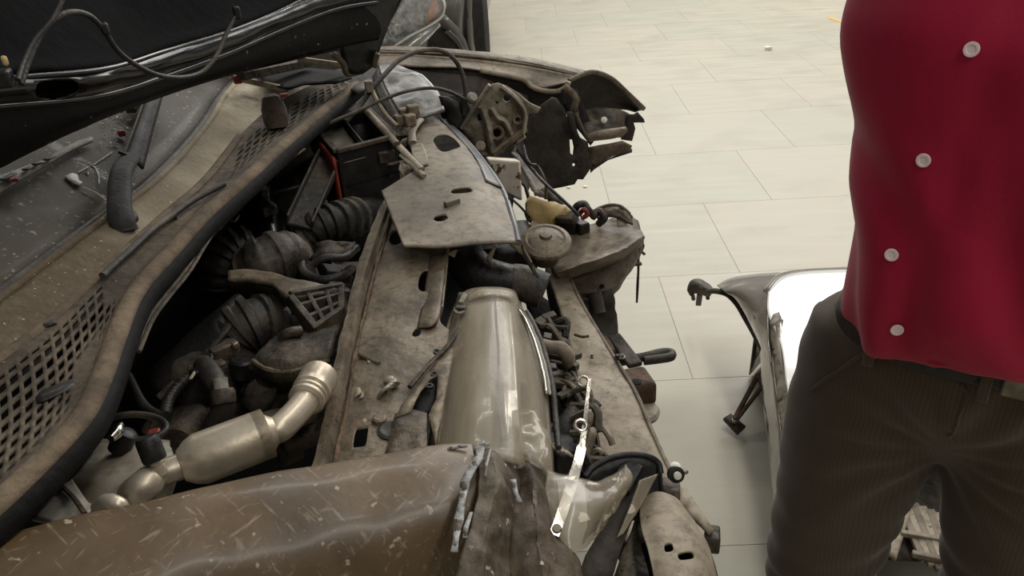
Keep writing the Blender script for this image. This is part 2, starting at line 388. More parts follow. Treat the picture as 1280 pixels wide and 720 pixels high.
for nm, V in (('blocker_wall_back', [(-6, -3.2, 0), (9, -3.2, 0), (9, -3.2, 4.6), (-6, -3.2, 4.6)]), ('blocker_wall_left', [(-6, -3.2, 0), (-6, 14, 0), (-6, 14, 4.6), (-6, -3.2, 4.6)])):  # unseen walls, added to cut ambient light from behind and left
    w_ = mk(nm, V, [(0, 1, 2, 3)], mat('grey_blocker_wall', (150, 146, 136), (138, 134, 124), 3, .9, 0, .1, 30), None, 0, .1, 1); w_['kind'] = 'structure'; w_['label'] = 'plain grey unseen wall added to block ambient light'
TW, TH = .74, .68
tile_me = {}
def tile_at(x, y, w, h):
    key = (round(w, 3), round(h, 3))
    if key not in tile_me:
        g = .0004; e = .0008
        V = [(g, g, -.006), (w - g, g, -.006), (w - g, h - g, -.006), (g, h - g, -.006)]
        V += [(g, g, -e), (w - g, g, -e), (w - g, h - g, -e), (g, h - g, -e)]
        V += [(g + e, g + e, 0), (w - g - e, g + e, 0), (w - g - e, h - g - e, 0), (g + e, h - g - e, 0)]
        F = [(8, 9, 10, 11)] + [(a, (a + 1) % 4, 4 + (a + 1) % 4, 4 + a) for a in range(4)] + [(4 + a, 4 + (a + 1) % 4, 8 + (a + 1) % 4, 8 + a) for a in range(4)]
        me = bpy.data.meshes.new('floor_tile'); me.from_pydata(V, [], F); me.materials.append(M['tile']); tile_me[key] = me
    o = bpy.data.objects.new('floor_tile', tile_me[key]); COL.objects.link(o); o.parent = fl; o.location = (x, y, 0)
for k in range(-3, 14):
    y = 2.06 + TH * k
    x0 = (.48 + .315 * k) % TW
    i0 = -3 - int(max(0, k) * .35); i1 = 5 + int(max(0, k) * .55)
    for i in range(i0, i1): tile_at(x0 + i * TW, y, TW, TH)

# ================================================================ the crashed car
CAR = thing('crashed_car', 'wrecked dark car with its bonnet up and front end torn open, engine bay exposed', 'car', (-.3, 1.5, 0))
def child(o, **k):
    for a, b in k.items(): o[a] = b
    return o

# --- under tray that closes the bay below
plate('under_tray', M['dark'], CAR, ZL(.30, (-60, 700), (300, 720), (560, 700), (700, 640), (690, 520), (655, 400), (640, 300), (640, 215), (560, 130), (380, 130), (200, 200), (-40, 380)), .01, .01, 6, 3, label='near-black tray below the engine')
# --- firewall
WS = [(-60, 680), (0, 628), (58, 572), (104, 520), (128, 470), (146, 420), (170, 366), (212, 318), (258, 268), (308, 224), (352, 184), (400, 143), (446, 106)]
wsz = [.955] * len(WS)
ws = [Z(a, b, .955) for a, b in WS]
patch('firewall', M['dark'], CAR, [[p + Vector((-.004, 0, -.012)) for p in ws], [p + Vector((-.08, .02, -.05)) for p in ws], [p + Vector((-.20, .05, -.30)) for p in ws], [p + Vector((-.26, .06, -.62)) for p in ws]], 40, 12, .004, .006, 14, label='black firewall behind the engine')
# --- weather strip
st = tube('weather_strip', M['seal'], CAR, ws, .0145, 70, 12, None, .8, 'dusty rubber seal along the edge of the cowl')
tube('seal_lip', M['dark'], st, [p + Vector((.012, 0, -.016)) for p in ws], .009, 60, 8, None, 1.8, 'black underside of the seal')
# --- cowl: strip A, line B
A = [(-60, 500), (0, 452), (62, 405), (110, 360), (160, 312), (208, 270), (258, 226), (300, 172), (345, 132), (395, 106), (425, 98)]
Bl = [(-60, 415), (0, 372), (70, 318), (140, 266), (190, 228), (228, 190), (258, 152), (280, 118), (300, 100), (330, 94), (372, 92)]
pa = [Z(a, b, .955) for a, b in A]; pb = [Z(a, b, .985) for a, b in Bl]
wl = cr(ws, len(A))
def cowl_cells(i, j):
    u = i / 132; v = j / 30
    # near grille and far grille fields of square holes (two of three cells open)
    if (i % 3 == 2) or (j % 3 == 2): return False
    if .05 < u < .44 and .10 < v < .92:
        if .245 < u < .325 and v > .50: return False
        if u > .33 and v < .30 + (u - .33) * 3.6: return False
        return True
    if .70 < u < .99 and .22 < v < .80: return True
    return False
gp = patch('cowl_grille_panel', M['cowl'], CAR, [[p + Vector((0, 0, .002)) for p in pa], [p.lerp(q, .5) + Vector((0, 0, -.006)) for p, q in zip(pa, wl)], [q + Vector((-.012, 0, .003)) for q in wl]], 132, 30, .005, .0008, 20, cells=cowl_cells, label='brown dusty plastic cowl panel with a mesh of square vents')
plate('drain_slot', M['black'], gp, [p + Vector((0, 0, -.001)) for p in ZL(.955, (44, 497), (52, 488), (88, 474), (96, 478), (92, 485), (55, 501), (47, 503))], .003, label='dark slot in the cowl panel')
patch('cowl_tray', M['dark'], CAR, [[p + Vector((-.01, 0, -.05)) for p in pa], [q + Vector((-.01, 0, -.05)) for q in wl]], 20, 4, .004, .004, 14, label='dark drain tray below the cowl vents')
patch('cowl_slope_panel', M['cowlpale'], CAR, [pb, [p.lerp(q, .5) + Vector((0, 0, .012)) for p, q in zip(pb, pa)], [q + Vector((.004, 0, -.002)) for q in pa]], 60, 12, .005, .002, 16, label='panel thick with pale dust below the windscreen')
tube('cowl_seam_strip', M['seal'], CAR, [p + Vector((0, 0, .004)) for p in pa[:8]], .009, 40, 8, None, .6)
for k, (a, b) in enumerate(((62, 407), (214, 272))):
    block('strip_clip', M['black'], CAR, Z(a, b, .958), .018, .012, .012, .7, 0, 0, .003)
tube('washer_hose', M['rubber'], CAR, ZL(.968, (128, 345), (160, 316), (190, 288), (214, 270), (242, 250), (280, 230)), .006, 30, 8)
# --- windscreen, its trim and the dashboard behind
g0 = [p + Vector((-.006, 0, .004)) for p in pb]
wsn = patch('windscreen', M['glass'], CAR, [g0, [p + Vector((-.30, 0, .17)) for p in g0], [p + Vector((-.66, 0, .34)) for p in g0], [p + Vector((-1.0, 0, .47)) for p in g0]], 40, 24, .005, .0015, 5, label='dusty cracked windscreen glass')
tube('windscreen_trim', M['rubber'], wsn, [p + Vector((-.002, 0, .004)) for p in pb], .008, 60, 8)
tube('trim_highlight_edge', M['cowlpale'], wsn, [p + Vector((.010, 0, .004)) for p in pb], .007, 60, 8)  # pale tube putting the trim's bright highlight into colour
patch('dashboard', M['dark'], CAR, [[p + Vector((-.02, 0, -.03)) for p in pb], [p + Vector((-.5, 0, -.02)) for p in pb], [p + Vector((-.9, 0, -.1)) for p in pb], [p + Vector((-1.0, 0, -.6)) for p in pb]], 20, 12, .01, .004, 8, label='dark dashboard seen through the glass')
# cracks: star of thin slivers on the glass around a white impact spot
def gl(px, py):   # point on the windscreen plane for a pixel
    d = ray(px, py); p0 = g0[3]; e1 = g0[5] - g0[1]; e2 = Vector((-.66, 0, .34)); n = e1.cross(e2)
    return CP + d * ((p0 - CP).dot(n) / d.dot(n)) + Vector((.004, -.002, .010))
M['crackwhite'] = mat('crushed_glass', (240, 238, 230), (205, 205, 198), 60, .3, 0, .3, 160)
plate('crushed_glass_spot', M['crackwhite'], wsn, [gl(*p) for p in ((81, 227), (90, 223), (97, 225), (99, 232), (103, 234), (100, 238), (93, 236), (87, 232))], .002, .001, 60, 1)
for i, (a, b, c, d) in enumerate(((103, 240, 134, 257), (118, 215, 92, 206), (118, 214, 124, 236), (117, 212, 140, 196), (112, 214, 98, 222), (138, 255, 126, 252), (106, 221, 110, 224))):
    tube('glass_crack', M['crackwhite'], wsn, [gl(a, b), gl((a + c) / 2 + 2, (b + d) / 2 - 1), gl(c, d)], .0013, 8, 5)
for i in range(34):
    a = random.uniform(124, 178); b = random.uniform(146, 192)
    if a + b * .9 > 320: b -= 20
    q = gl(a, b); s = random.uniform(.004, .010)
    plate('glass_fragment', M['crackwhite'] if i % 3 else M['carlens'], wsn, [q + Vector((random.uniform(-s, s), random.uniform(-s, s), random.uniform(0, s))) for _ in range(3)], .002, 0, 1, 0)
# registration strip
stp = plate('windscreen_edge_strip', M['greyplastic'], wsn, [gl(p[0], p[1] + 18) + Vector((0, 0, .012)) for p in ((-30, 238), (0, 220), (30, 208), (60, 196), (100, 172), (118, 168), (119, 172), (96, 183), (60, 204), (30, 222), (0, 242), (-30, 258))], .004, .002, 20, 2, label='pale edge strip lying across the glass')
for (a, b, c, d) in ((6, 226, 22, 217), (34, 213, 42, 209), (46, 206, 54, 203), (60, 200, 70, 195)):
    bar('dark_slot', M['black'], stp, gl(a, b + 18) + Vector((.004, -.004, .018)), gl(c, d + 18) + Vector((.004, -.004, .018)), .012, .004)
block('red_sticker', M['red'], stp, gl(22, 244) + Vector((.004, -.004, .020)), .014, .02, .006, .5)
child(block('red_clip', M['red'], wsn, gl(153, 176) + Vector((0, 0, .006)), .014, .012, .012, .6), label='red clip at the edge of the glass')
bar('pillar_trim', M['blackdust'], CAR, gl(165, 150) + Vector((0, 0, .01)), gl(186, 118) + Vector((0, 0, .01)), .02, .012)
# --- wiper
wp = [Z(157, 290, .972), Z(150, 268, .998), gl(149, 256) + Vector((.01, 0, .03)), gl(153, 240) + Vector((.01, 0, .034)), gl(163, 222) + Vector((.01, 0, .03))]
M['wiper'] = mat('dull_black_wiper', (38, 37, 35), (30, 29, 28), 14, .6, 0, .2, 80, dust=(70, 66, 58), dth=.6, dsc=7, grit=.2)
wa = tube('wiper_arm', M['wiper'], CAR, wp, [.021, .020, .019, .018, .018], 30, 12, None, .55, 'black wiper arm at the base of the glass')
bl0 = [gl(152, 222), gl(160, 200), gl(170, 172), gl(181, 140), gl(188, 118)]; bl1 = [gl(175, 228), gl(181, 204), gl(188, 176), gl(197, 144), gl(203, 122)]
patch('wiper_blade', M['wiper'], wa, [[p + Vector((.01, 0, .020)) for p in bl0], [p.lerp(q, .5) + Vector((.01, 0, .034)) for p, q in zip(bl0, bl1)], [q + Vector((.01, 0, .016)) for q in bl1]], 20, 8, .005)
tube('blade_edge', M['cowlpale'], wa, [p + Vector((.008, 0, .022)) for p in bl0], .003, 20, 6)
bar('wiper_clip', M['black'], wa, gl(149, 222) + Vector((.01, 0, .040)), gl(173, 230) + Vector((.01, 0, .036)), .006, .006)
lathe('wiper_pivot', M['black'], wa, Z(158, 286, .96), (.1, -.2, 1), [(.030, -.02), (.031, 0), (.029, .012), (.024, .014), (.024, .024), (.014, .030)], 18)

# second, far wiper stub and clips
lathe('wiper_boot', M['cowl'], CAR, Z(345, 150, .97), (-.1, .35, 1), [(.024, -.02), (.029, .0), (.029, .025), (.022, .052), (.010, .060)], 16, label='dusty conical wiper pivot boot on the far cowl')
block('red_cap_mark', M['red'], CAR, Z(355, 119, 1.02), .02, .012, .008, .4)
bar('hinge_rod', M['palesteel'], CAR, Z(297, 98, 1.02), Z(360, 112, .99), .012, .014, label='pale metal hinge link')
block('hinge_red_joint', M['red'], CAR, Z(297, 99, 1.03), .02, .02, .02, .3)
bar('hinge_bar', M['steel_dark'], CAR, Z(300, 95, 1.04), Z(385, 78, 1.02), .03, .02)

# ================================================================ bonnet
# lower rear edge of the raised bonnet, from the far hinge to the near side
he = [Y(496, 10, 2.05), Y(470, 62, 2.02), Y(410, 72, 1.86), Y(340, 92, 1.68), Y(280, 110, 1.52), Y(205, 145, 1.34), Y(120, 182, 1.16), Y(0, 236, .98), Y(-70, 268, .90)]
def up(px, py, y): return Y(px, py, y)
edge = [Y(478, 48, 2.03), Y(420, 60, 1.88), Y(350, 76, 1.69), Y(285, 92, 1.52), Y(205, 118, 1.34), Y(120, 151, 1.16), Y(0, 208, .98), Y(-90, 252, .88)]
lip0 = [Y(476, 2, 2.03), Y(418, 12, 1.87), Y(350, 38, 1.68), Y(285, 66, 1.51), Y(205, 95, 1.33), Y(120, 120, 1.15), Y(0, 132, .98), Y(-90, 140, .88)]
lip1 = [Y(470, -32, 2.03), Y(410, -16, 1.87), Y(345, 14, 1.68), Y(285, 38, 1.51), Y(205, 62, 1.33), Y(130, 84, 1.15), Y(0, 96, .98), Y(-90, 102, .88)]
HD = patch('bonnet_lip', M['hoodedge'], CAR, [edge, [a.lerp(b, .5) + Vector((.004, -.004, -.004)) for a, b in zip(edge, lip0)], lip0], 60, 12, .004, .001, 20, label='black rear edge of the raised bonnet, speckled with dust')
band = patch('bonnet_inner_band', M['hoodblack'], CAR, [lip0, [a.lerp(b, .3) + Vector((.012, -.010, .004)) for a, b in zip(lip0, lip1)], [a.lerp(b, .7) + Vector((.010, -.012, .004)) for a, b in zip(lip0, lip1)], lip1], 70, 14, .004, .004, 7, holes=((.785, .42, .030, .30),), label='gloss black band on the underside of the bonnet')
patch('bonnet_pocket', M['dark'], band, [[p + Vector((-.02, .03, 0)) for p in lip0], [p + Vector((-.02, .03, 0)) for p in lip1]], 20, 4, .004)
tube('bonnet_crease', M['hoodblack'], band, [a.lerp(b, .97) + Vector((.004, -.006, 0)) for a, b in zip(lip0, lip1)], .004, 60, 8)
tube('bonnet_crease', M['hoodblack'], band, [a.lerp(b, .02) + Vector((.004, -.006, 0)) for a, b in zip(lip0, lip1)], .006, 60, 8)
top = [p + Vector((-.20, .0, .30)) for p in lip1]; top2 = [p + Vector((-.46, .02, .70)) for p in lip1]
patch('bonnet_liner', M['hoodmatte'], CAR, [lip1, [a.lerp(b, .15) + Vector((-.02, .02, 0)) for a, b in zip(lip1, top)], top, top2], 40, 24, .01, .010, 5, label='matt black underside of the bonnet')
patch('bonnet_skin', M['hoodblack'], CAR, [[p + Vector((-.03, .01, -.012)) for p in edge], [p + Vector((-.06, .02, .05)) for p in lip1], [p + Vector((-.05, .01, .02)) for p in top], [p + Vector((-.05, .01, .02)) for p in top2]], 40, 20, .004)
# far corner gusset of the bonnet and its hinge
plate('bonnet_corner', M['black'], CAR, [Y(499, -6, 2.06), Y(494, 8, 2.05), Y(482, 40, 2.03), Y(474, 62, 2.02), Y(470, 80, 2.02), Y(452, 92, 2.0), Y(438, 92, 1.98), Y(430, 80, 1.96), Y(424, 60, 1.94), Y(412, 56, 1.92), Y(400, 60, 1.90), Y(400, 30, 1.90), Y(440, -8, 1.94)], .006, .004, 14, 3, label='black far corner of the bonnet at its hinge')
tube('hinge_bolt_chain', M['bolt'], CAR, YL(2.0, (462, 36), (458, 42), (461, 48)), .005, 8, 6)
bar('hinge_arm', M['steel'], CAR, Y(472, 66, 2.0), Y(468, 84, 2.0), .02, .012)
tube('hinge_strut', M['steel'], CAR, [Y(414, 66, 1.93), Y(428, 78, 1.95), Y(434, 92, 1.98), Y(448, 90, 2.0)], .008, 16, 8)
bar('hinge_link', M['palesteel'], CAR, Y(372, 74, 2.05), Y(432, 82, 2.10), .012, .014)
# cables on the bonnet underside
tube('bonnet_cable', M['rubber'], CAR, [Y(295, 18, 1.46), Y(283, 42, 1.42), Y(270, 70, 1.38), Y(252, 90, 1.34), Y(225, 97, 1.28), Y(195, 93, 1.22), Y(165, 78, 1.16), Y(146, 62, 1.12), Y(130, 38, 1.1), Y(112, 20, 1.08), Y(90, 15, 1.05), Y(68, 24, 1.02), Y(50, 45, .99), Y(36, 75, .96), Y(26, 105, .93)], .0038, 90, 9, label='black cable hanging in loops under the bonnet')
tube('bonnet_cable', M['rubber'], CAR, [Y(80, -6, 1.04), Y(66, 24, 1.01), Y(44, 50, .98), Y(30, 76, .95), Y(22, 100, .92)], .0034, 30, 9)
block('cable_clip', M['black'], CAR, Y(131, 36, 1.10), .010, .012, .016, .4)
block('cable_clip', M['black'], CAR, Y(296, 16, 1.46), .012, .014, .022, .4)
block('bonnet_latch_block', M['black'], CAR, Y(4, 98, .92), .02, .02, .02, .2)
block('pale_clip', M['amber'], CAR, Y(6, 76, .92), .007, .006, .012, .2)
# ================================================================ engine bay
# twin thin pipes along the firewall
for d in (0, 6):
    tube('brake_pipe', M['steel_dark'], CAR, ZL(.925, (168 + d, 440), (185 + d, 400), (205 + d, 372), (232 + d, 338), (262 + d, 290), (300 + d, 246), (340 + d, 210), (375 + d, 186)), .003, 50, 7)
block('pipe_clip', M['palesteel'], CAR, Z(343, 208, .91), .02, .016, .014, .7)
block('pipe_clip', M['blackdust'], CAR, Z(268, 284, .91), .024, .018, .014, .7)
# open battery box
bz = .88
rA, rB, rC, rD = Z(392, 160, bz), Z(458, 136, bz), Z(494, 172, bz), Z(421, 191, bz)
def wall(name, m, p, q, h, t, parent, label=None):
    n = (q - p).cross(Vector((0, 0, 1))).normalized() * t
    V = [p, q, q + n, p + n]; V = V + [v - Vector((0, 0, h)) for v in V]
    return mk(name, V, [(0, 1, 2, 3), (7, 6, 5, 4), (0, 4, 5, 1), (1, 5, 6, 2), (2, 6, 7, 3), (3, 7, 4, 0)], m, parent, 40, bevel=.002, label=label)
bx = plate('battery_box', M['black'], CAR, [p - Vector((0, 0, .09)) for p in (rA, rB, rC, rD)], .006, 0, 1, 1, label='open black battery box')
for p, q, h in ((rA, rB, .24), (rB, rC, .24), (rC, rD, .26), (rD, rA, .26)): wall('box_wall', M['black'], p, q, h, .008, bx)
for p, q in ((rA, rB), (rB, rC), (rC, rD), (rD, rA)): bar('box_rim', M['cowl'], bx, p + Vector((0, 0, .004)), q + Vector((0, 0, .004)), .016, .010)
wall('box_divider', M['black'], rA.lerp(rB, .55), rD.lerp(rC, .5), .1, .005, bx)
patch('box_inner_tray', mat('grey_tray_plastic', (128, 122, 110), (108, 102, 92), 14, .6), bx, [[rA.lerp(rB, .08) - Vector((0, 0, .02)), rA.lerp(rB, .5) - Vector((0, 0, .02))], [rD.lerp(rC, .08) - Vector((0, 0, .03)), rD.lerp(rC, .46) - Vector((0, 0, .03))]], 4, 4, .004)
patch('red_terminal_cover', M['red'], bx, [[rA + Vector((-.012, -.01, -.0)), rA.lerp(rD, .5) + Vector((-.012, -.008, -.0)), rD + Vector((-.006, -.012, -.01))], [rA + Vector((-.012, -.01, -.05)), rA.lerp(rD, .5) + Vector((-.012, -.008, -.08)), rD + Vector((-.006, -.012, -.15))]], 8, 6, .006, label='faded red cover on the side of the battery box')
bar('red_strap', M['red'], bx, Z(423, 196, .86) + Vector((.004, -.02, 0)), Z(425, 250, .72) + Vector((.0, -.02, 0)), .016, .01)
block('box_latch', M['blackdust'], bx, Z(484, 194, .84) + Vector((0, -.01, 0)), .04, .02, .03, .2)
block('box_latch', M['black'], bx, Z(466, 200, .82) + Vector((0, -.01, 0)), .03, .02, .07, .2)
# slanted channel bracket
c0, c1 = Z(412, 200, .84), Z(374, 284, .78)
ch = bar('channel_bracket', M['blackdust'], CAR, c0, c1, .055, .010, (.3, -.2, 1), .003, 'black channel bracket leaning beside the battery box')
ax = (c1 - c0).normalized(); upv = Vector((.3, -.2, 1)); upv = (upv - ax * upv.dot(ax)).normalized(); sd = upv.cross(ax)
for s in (-1, 1): bar('channel_flange', M['blackdust'], ch, c0 + sd * .028 * s + upv * .012, c1 + sd * .028 * s + upv * .012, .006, .03, upv)
block('channel_end', M['blackdust'], ch, c0 + upv * .014 + Vector((0, .01, 0)), .06, .02, .045, -.6)
# battery clutter: dark blocks
block('relay_block', M['black'], CAR, Z(355, 250, .76), .09, .08, .09, .5, bevel=.008)
block('relay_block', M['black'], CAR, Z(385, 225, .70), .1, .12, .1, .4, bevel=.008)
cyl = lathe('brake_fluid_reservoir', M['hoodblack'], CAR, Z(345, 306, .70), (-.35, .5, 1), [(.045, 0), (.047, .06), (.040, .075), (.040, .10), (.030, .11)], 20, 'glossy black round reservoir near the firewall')
lathe('reservoir_cap', M['black'], cyl, Z(345, 306, .70) + Vector((-.035, .05, .10)), (-.35, .5, 1), [(.034, 0), (.034, .02), (.028, .026)], 16)
block('sensor_connector', M['blackdust'], CAR, Z(336, 262, .80), .035, .03, .025, .6)
block('sensor_connector', M['steel_dark'], CAR, Z(332, 246, .82), .018, .04, .02, .3)
tube('bay_hose', M['rubber'], CAR, ZL(.82, (320, 222), (326, 236), (333, 250), (345, 262)), .006, 14, 7)
tube('bay_hose', M['rubber'], CAR, ZL(.74, (300, 300), (315, 288), (330, 276), (346, 268)), .009, 14, 8)
# white scrap of wire on the firewall
tube('wire_scrap', M['palesteel'], CAR, [p for p in ZL(.80, (287, 275), (293, 277), (297, 273), (299, 269))], .0015, 12, 5)
# corrugated hose
tube('corrugated_hose', M['blackdust'], CAR, [Z(384, 296, .74), Z(400, 284, .76), Z(424, 276, .76), Z(448, 270, .74)], [.036, .040, .044, .046], 66, 16, (.10, 8), 1, 'black corrugated air hose in the middle of the bay')
tube('hose_elbow', M['black'], CAR, [Z(445, 268, .73), Z(470, 268, .71), Z(490, 280, .66)], .042, 14, 12)
tube('hose_clamp', M['steel_dark'], CAR, [Z(378, 300, .735), Z(384, 296, .74)], .042, 6, 16)
# pipes below the bracket
tube('coolant_pipe', M['steel_dark'], CAR, ZL(.74, (352, 318), (372, 300), (392, 290)), [.024, .022, .02], 14, 10)
tube('coolant_pipe', M['steel_dark'], CAR, ZL(.74, (364, 322), (380, 306), (394, 298)), .012, 14, 10)
# ribbed round duct, its bellows
tube('air_duct', M['blackdust'], CAR, [Z(312, 345, .72), Z(328, 330, .76), Z(352, 322, .76), Z(372, 332, .72)], [.046, .056, .056, .046], 60, 20, (.055, 6), 1, 'round dusty air duct')
tube('duct_bellows', M['rubber'], CAR, [Z(278, 352, .70), Z(276, 332, .74), Z(290, 314, .76), Z(316, 306, .76)], [.042, .044, .044, .042], 48, 14, (.12, 7), 1, 'black rubber bellows beside the firewall')
# torn rubbish sheet
plate('torn_heat_shield', M['steel_dark'], CAR, [Z(392, 302, .78), Z(410, 298, .79), Z(445, 304, .79), Z(440, 314, .78), Z(412, 320, .78), Z(402, 322, .77), Z(394, 330, .76), Z(386, 326, .76), Z(396, 316, .77)], .003, .01, 25, 3, label='torn scrap of heat shield')
tube('wire_loom', M['rubber'], CAR, [Z(392, 330, .78), Z(408, 322, .79), Z(430, 322, .78), Z(446, 310, .77)], .009, 20, 8)
tube('wire_loom', M['rubber'], CAR, [Z(376, 322, .76), Z(380, 340, .75), Z(400, 350, .75), Z(424, 346, .75), Z(440, 336, .74)], .010, 24, 8)
for i in range(14):
    a = random.uniform(384, 440); b = random.uniform(322, 352)
    block('loom_connector', M['blackdust'] if i % 2 else M['black'], CAR, Z(a, b, random.uniform(.68, .73)), random.uniform(.02, .05), random.uniform(.02, .05), random.uniform(.02, .05), random.uniform(0, 3), random.uniform(0, .6), bevel=.003)
# ---- engine mount with lattice
mz = .80
mt = patch('engine_mount', M['steel'], CAR, [[Z(286, 342, mz), Z(310, 339, mz + .004), Z(345, 345, mz), Z(372, 352, mz - .002), Z(432, 362, mz - .03)], [Z(286, 352, mz - .002), Z(312, 352, mz), Z(340, 358, mz - .004), Z(362, 373, mz - .006), Z(425, 366, mz - .035)]], 24, 6, .012, .003, 25, label='dusty cast engine mount with a lattice arm')
patch('mount_side', M['blackdust'], mt, [[Z(286, 353, mz - .006), Z(312, 353, mz - .006), Z(340, 359, mz - .01), Z(362, 374, mz - .012)], [Z(287, 368, mz - .05), Z(312, 372, mz - .05), Z(340, 378, mz - .05), Z(356, 386, mz - .05)]], 18, 6, .008, .003, 25)
LT = [(362, 374), (395, 415), (428, 392), (428, 362)]
l0, l1, l2, l3 = [Z(a, b, z) for (a, b), z in zip(LT, (mz - .008, mz - .05, mz - .05, mz - .036))]
for p, q in ((l0, l1), (l1, l2), (l2, l3), (l0, l3)): bar('lattice_rib', M['steel_dark'], mt, p, q, .013, .03)
for t in (.33, .68):
    bar('lattice_rib', M['steel_dark'], mt, l0.lerp(l1, t), l3.lerp(l2, t), .009, .024)
    bar('lattice_rib', M['steel_dark'], mt, l0.lerp(l3, t), l1.lerp(l2, t), .009, .024)
plate('lattice_web', M['black'], mt, [p - Vector((0, 0, .02)) for p in (l0, l1, l2, l3)], .006, .002, 20, 2)
lathe('mount_bush', M['steel_dark'], mt, Z(424, 376, .74), (.4, .3, 1), [(.026, 0), (.028, .03), (.020, .032), (.020, .026)], 16)
# ---- dark trough towards the near side
t0 = [Z(180, 470, .70), Z(222, 432, .74), Z(262, 396, .77), Z(292, 372, .78)]; t1 = [Z(200, 500, .69), Z(248, 455, .73), Z(282, 418, .76), Z(312, 382, .77)]
tr = patch('wiring_trough', M['black'], CAR, [t0, [a.lerp(b, .5) + Vector((0, 0, .012)) for a, b in zip(t0, t1)], t1], 20, 8, .006, .003, 20, label='black cable trough along the firewall')
tube('trough_edge', M['blackdust'], tr, [p + Vector((0, 0, .005)) for p in t1], .007, 20, 7)
# ---- bellows behind block, round throttle assembly
tube('intake_bellows', M['rubber'], CAR, [Z(284, 446, .70), Z(296, 420, .73), Z(318, 406, .74), Z(350, 404, .72)], [.048, .052, .054, .050], 60, 16, (.07, 7), 1, 'black ribbed intake bellows below the engine mount')
block('bellows_clamp', M['steel_dark'], CAR, Z(280, 438, .74), .05, .03, .03, .7, bevel=.004)
block('bellows_clamp', M['bolt'], CAR, Z(294, 431, .755), .012, .012, .012, .7)
th = lathe('throttle_body', M['blackdust'], CAR, Z(262, 490, .66), (-.1, .25, 1), [(.062, 0), (.066, .03), (.062, .055), (.045, .075), (.020, .085)], 26, 'round dusty throttle body')
tube('throttle_arm', M['blackdust'], th, ZL(.75, (254, 456), (262, 466), (270, 480), (277, 492)), [.018, .020, .018, .014], 16, 10)
tube('throttle_hose', M['rubber'], th, [Z(277, 490, .75), Z(281, 506, .73), Z(270, 530, .70), Z(262, 545, .68)], [.013, .018, .020, .02], 18, 10)
lathe('hose_collar', M['steel_dark'], th, Z(279, 496, .745), (.1, -.4, -.5), [(.018, -.012), (.020, -.008), (.020, .008), (.018, .012)], 14)
lathe('hose_tip', M['greyplastic'], th, Z(276, 482, .762), (.1, -.4, -.5), [(.012, -.012), (.012, .012)], 12)
lathe('vacuum_pod', M['black'], CAR, Z(306, 468, .70), (.1, .1, 1), [(.024, 0), (.024, .03), (.020, .034)], 16)
for i, (a, b) in enumerate(((250, 452), (262, 449), (276, 456), (245, 466))):
    block('throttle_lug', M['black'] if i % 2 else M['steel_dark'], th, Z(a, b, .755), .014, .02, .014, .4 * i, bevel=.003)
bar('bright_clip', M['palesteel'], th, Z(238, 474, .76), Z(246, 461, .76), .006, .004)
tube('ribbed_wire_loom', M['rubber'], CAR, ZL(.74, (250, 462), (228, 478), (212, 498), (206, 518)), .009, 60, 8, (.12, 16), 1, 'thin ribbed wiring conduit')
tube('wire_loom', M['rubber'], CAR, ZL(.74, (160, 470), (175, 500), (190, 515), (205, 520)), .008, 18, 8)
# ---- engine block cover
eb = [[Z(305, 472, .70), Z(312, 480, .66), Z(345, 488, .66), Z(402, 472, .66)],
      [Z(318, 452, .745), Z(335, 462, .75), Z(362, 464, .75), Z(412, 450, .75)],
      [Z(335, 432, .75), Z(355, 434, .76), Z(385, 432, .76), Z(418, 424, .76)],
      [Z(352, 420, .73), Z(370, 416, .74), Z(395, 412, .74), Z(426, 404, .73)]]
ec = patch('engine_cover', M['steel_dark'], CAR, eb, 26, 20, .010, .005, 30, label='soiled brown engine cover')
patch('engine_cover_side', M['black'], ec, [eb[0], [p + Vector((0, -.02, -.10)) for p in eb[0]]], 20, 6, .006, .003, 20)
tube('cover_edge', M['steel'], ec, [p + Vector((0, -.002, .003)) for p in (eb[1][0], eb[1][1], eb[1][2], eb[1][3])], .005, 20, 7)
tube('cover_tab', M['steel_dark'], ec, [Z(352, 422, .76), Z(362, 416, .77), Z(376, 414, .765)], .010, 10, 8)
lathe('oil_filler', M['steel_dark'], CAR, Z(318, 508, .68), (.5, .2, .8), [(.020, 0), (.024, .008), (.026, .035), (.018, .05), (.018, .04)], 18, 'grimy oil filler neck')
tube('engine_pipe', M['steel_dark'], CAR, ZL(.64, (330, 520), (345, 500), (370, 496), (395, 505)), .018, 18, 10)
tube('engine_pipe', M['blackdust'], CAR, ZL(.66, (300, 540), (330, 530), (365, 522), (390, 512)), .022, 18, 10)
# rear pulley housing
lathe('alternator', M['steel_dark'], CAR, Z(245, 560, .58), (-.2, .2, 1), [(.075, 0), (.078, .04), (.07, .07), (.05, .085), (.03, .09)], 24, 'dusty round alternator housing')
tube('filler_hose', M['steel_dark'], CAR, ZL(.68, (222, 552), (236, 530), (256, 518)), [.026, .028, .022], 16, 12)
